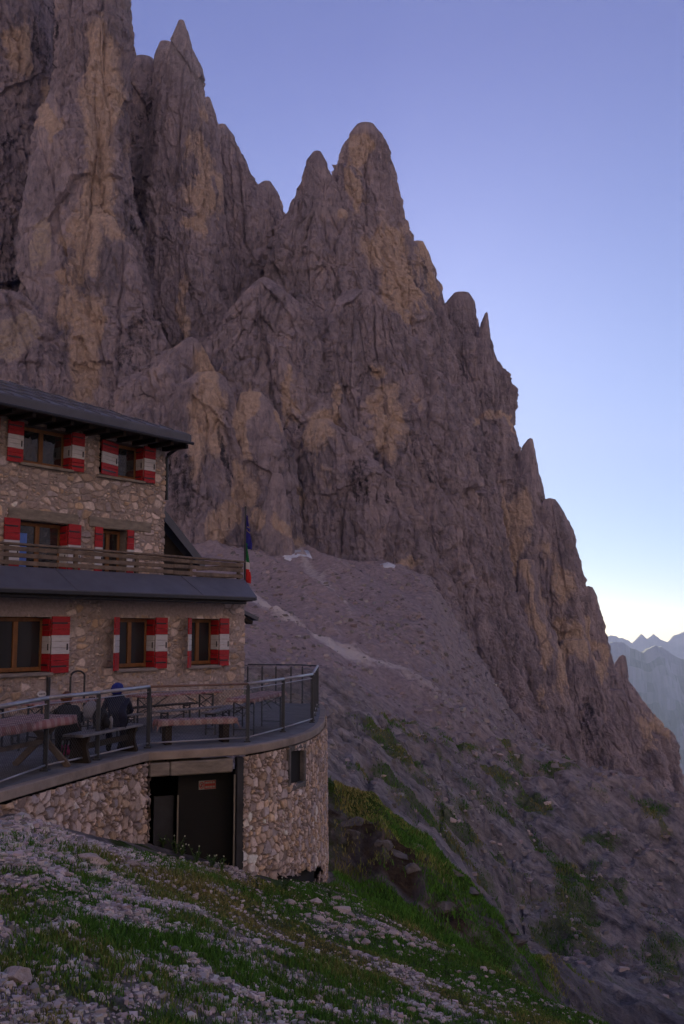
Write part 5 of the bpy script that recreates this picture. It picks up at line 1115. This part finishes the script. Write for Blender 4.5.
x, y = scatter(210000, 2.6, 23, math.radians(-26), math.radians(20)); ok = near_ok(x, y); x, y = x[ok], y[ok]
gz = ground_attr(grass, x, y); pile = (np.exp(-((x+4.1-(y-14)*.25)/1.3)**2)*((y > 11)))
nfar = 0
dens = np.clip(1.35-gz*1.7, .10, 1)+pile*.6; dens *= (1-.35*sstep(-2.5, 0, x))*np.clip(.75+fbm(x*1.3, y*1.3, 0*x, 3, 88)*1.3, .3, 1.4); ok = rng.random(len(x)) < dens; x, y = x[ok], y[ok]; n = len(x)
size = .010+.034*rng.random(n)**4+.034*np.exp(-((x+4)/1.6)**2)*(y > 11)*rng.random(n); 
ax = rng.uniform(math.radians(-7), math.radians(20), 60000); rx = np.exp(rng.uniform(math.log(40), math.log(290), 60000)); xf, yf = rx*np.sin(ax), rx*np.cos(ax)
okf = rng.random(60000) < np.clip(.45+fbm(xf/12, yf/12, 0*xf, 4, 86)*1.8, .05, 1); xf, yf, rx = xf[okf], yf[okf], rx[okf]; sf = (.03+.36*rng.random(len(xf))**8)*np.clip(rx/110, .6, 1.8)
x = np.r_[x, xf]; y = np.r_[y, yf]; size = np.r_[size, sf]; n = len(x)
z = ground_z(x, y)
sc = size[:, None, None]*(rng.uniform(.6, 1.3, (n, 1, 3)))*np.array([1, 1, .55]); v = oct_v[None]*(1+rng.uniform(-.25, .25, (n, 8, 1)))*sc+rng.normal(0, .16, (n, 8, 3))*sc
th = rng.uniform(0, 6.28, n); c_, s_ = np.cos(th)[:, None], np.sin(th)[:, None]; vx = v[..., 0]*c_-v[..., 1]*s_; vy = v[..., 0]*s_+v[..., 1]*c_
Vg = np.stack([vx+x[:, None], vy+y[:, None], v[..., 2]+(z+size*.25)[:, None]], -1).reshape(-1, 3); Fg = (oct_f[None]+(np.arange(n)*8)[:, None, None]).reshape(-1, 4)
farm = np.r_[np.ones(n-len(xf)), np.full(len(xf), .62)][:, None]; cg = np.repeat(farm*np.array([.52, .45, .44])*(.45+.8*rng.random((n, 1)))*(1+rng.normal(0, .04, (n, 3))), 8, 0)
tag(link('gravel', np_mesh('gravel', Vg, Fg, M['gravel'], col=np.clip(cg, .02, .8))), None, None, None, 'stuff'); print('gravel', n)
# grass blades
x1_, y1_ = scatter(420000, 2.6, 23.5, math.radians(-26), math.radians(22)); ok = near_ok(x1_, y1_); x1_, y1_ = x1_[ok], y1_[ok]
a2 = rng.uniform(math.radians(-2), math.radians(14), 90000); r2 = rng.uniform(20, 34, 90000); x2, y2 = r2*np.sin(a2), r2*np.cos(a2); ok2 = ~((x2 < -.2)); x2, y2 = x2[ok2], y2[ok2]
a3 = rng.uniform(math.radians(-3), math.radians(20), 220000); r3 = rng.uniform(48, 165, 220000); x3, y3 = r3*np.sin(a3), r3*np.cos(a3); g3 = ground_attr(grass, x3, y3); ok3 = rng.random(len(x3)) < np.clip((g3-.30)*2, 0, 1); x3, y3 = x3[ok3], y3[ok3]
x = np.r_[x1_, x2, x3]; y = np.r_[y1_, y2, y3]; far_ = np.r_[np.zeros(len(x1_)), np.ones(len(x2)), np.full(len(x3), 2.)]
gz = ground_attr(grass, x, y)+fbm(x*2.2, y*2.2, 0*x, 3, 91)*.5; ok = rng.random(len(x)) < np.clip((gz-.22)*2.2, .02, 1); x, y, far_ = x[ok], y[ok], far_[ok]; n = len(x); z = ground_z(x, y)
hgt = (.022+.036*rng.random(n)**2)*np.clip(np.hypot(x, y)/12+.45, .5, 1.3)*(1+.9*np.clip(fbm(x*.9, y*.9, 0*x, 3, 93)*2, -.5, 1))*(1+far_*.8)*np.where(far_ > 1, 1.6, 1); wd = (.0016+.0016*rng.random(n))*(1+np.hypot(x, y)*.13); th = rng.uniform(0, 6.28, n); ln = hgt*rng.uniform(.2, .9, n)
dx, dy = np.cos(th), np.sin(th); ph = th+rng.normal(0, .7, n); lx, ly = np.cos(ph)*ln, np.sin(ph)*ln
b0 = np.stack([x-dy*wd, y+dx*wd, z-.01], -1); b1 = np.stack([x+dy*wd, y-dx*wd, z-.01], -1); m0 = np.stack([x-dy*wd*.7+lx*.35, y+dx*wd*.7+ly*.35, z+hgt*.6], -1); m1 = np.stack([x+dy*wd*.7+lx*.35, y-dx*wd*.7+ly*.35, z+hgt*.6], -1); tp = np.stack([x+lx, y+ly, z+hgt*.92], -1)
Vb = np.stack([b0, b1, m1, m0, tp], 1).reshape(-1, 3); kk = (np.arange(n)*5)[:, None]; Fb = np.vstack([np.c_[kk, kk+1, kk+2], np.c_[kk, kk+2, kk+3], np.c_[kk+3, kk+2, kk+4]])
dry = np.clip(fbm(x*.5, y*.5, 0*x, 3, 95)*2.2+.22+rng.normal(0, .3, n), 0, 1)[:, None]; gcol = np.array([.065, .165, .022])*(1-dry)+np.array([.24, .21, .075])*dry; gcol = gcol*(.55+.9*rng.random((n, 1)))*np.where(far_ == 1, 1.35, 1.)[:, None]
tag(link('grass', np_mesh('grass', Vb, Fb, M['grass'], col=np.repeat(np.clip(gcol, .005, .5), 5, 0))), None, None, None, 'stuff'); print('grass', n)
# weeds with pale flower heads along the cellar threshold
for i, (a, b, hpx) in enumerate(((152, 836, 12), (163, 842, 10), (176, 848, 13), (182, 852, 9), (196, 858, 12), (212, 862, 10), (222, 866, 11), (120, 828, 9), (285, 885, 10), (330, 893, 9))):
    h_ = hit_ground(a, b+6, 3, 40)
    if h_ is None: continue
    g0 = np.array([h_[0], h_[1], ground_z(h_[:1], h_[1:2])[0]]); hh = hpx*h_[1]/F*1.3
    o = empty('flowering_weed', g0, ['low leafy weed with small pale flower heads by the cellar threshold', 'low leafy weed at the foot of the stone wall'][i > 6], 'weed', ['weeds along the cellar threshold', 'weeds at the foot of the walls'][i > 6]); mb = MB(); pb = MB()
    for k in range(9):
        t = random.uniform(0, 6.28); l = hh*random.uniform(.5, 1.1); lean_ = random.uniform(.1, .6); tp_ = g0+np.array([math.cos(t)*l*lean_, math.sin(t)*l*lean_, l]); mb.tube([g0-ZU*.02, (g0+tp_)/2+ZU*.02, tp_], [.006, .005, .003], 4)
        for q_ in range(4):
            s = random.uniform(.2, .9); pp = g0+(tp_-g0)*s; d = np.array([random.gauss(0, 1), random.gauss(0, 1), random.uniform(-.1, .8)]); d /= np.linalg.norm(d); w_ = np.cross(d, ZU); w_ /= np.linalg.norm(w_)+1e-6; mb.add([pp, pp+d*.04+w_*.015, pp+d*.08, pp+d*.04-w_*.015], [(0, 1, 2, 3)])
        if k % 3 == 0: pb.tube([tp_-ZU*.012, tp_, tp_+ZU*.014], [.006, .014, .006], 6)
    mb.build('leaves', M['stem'], o); pb.build('flower_heads', M['petal'], o)
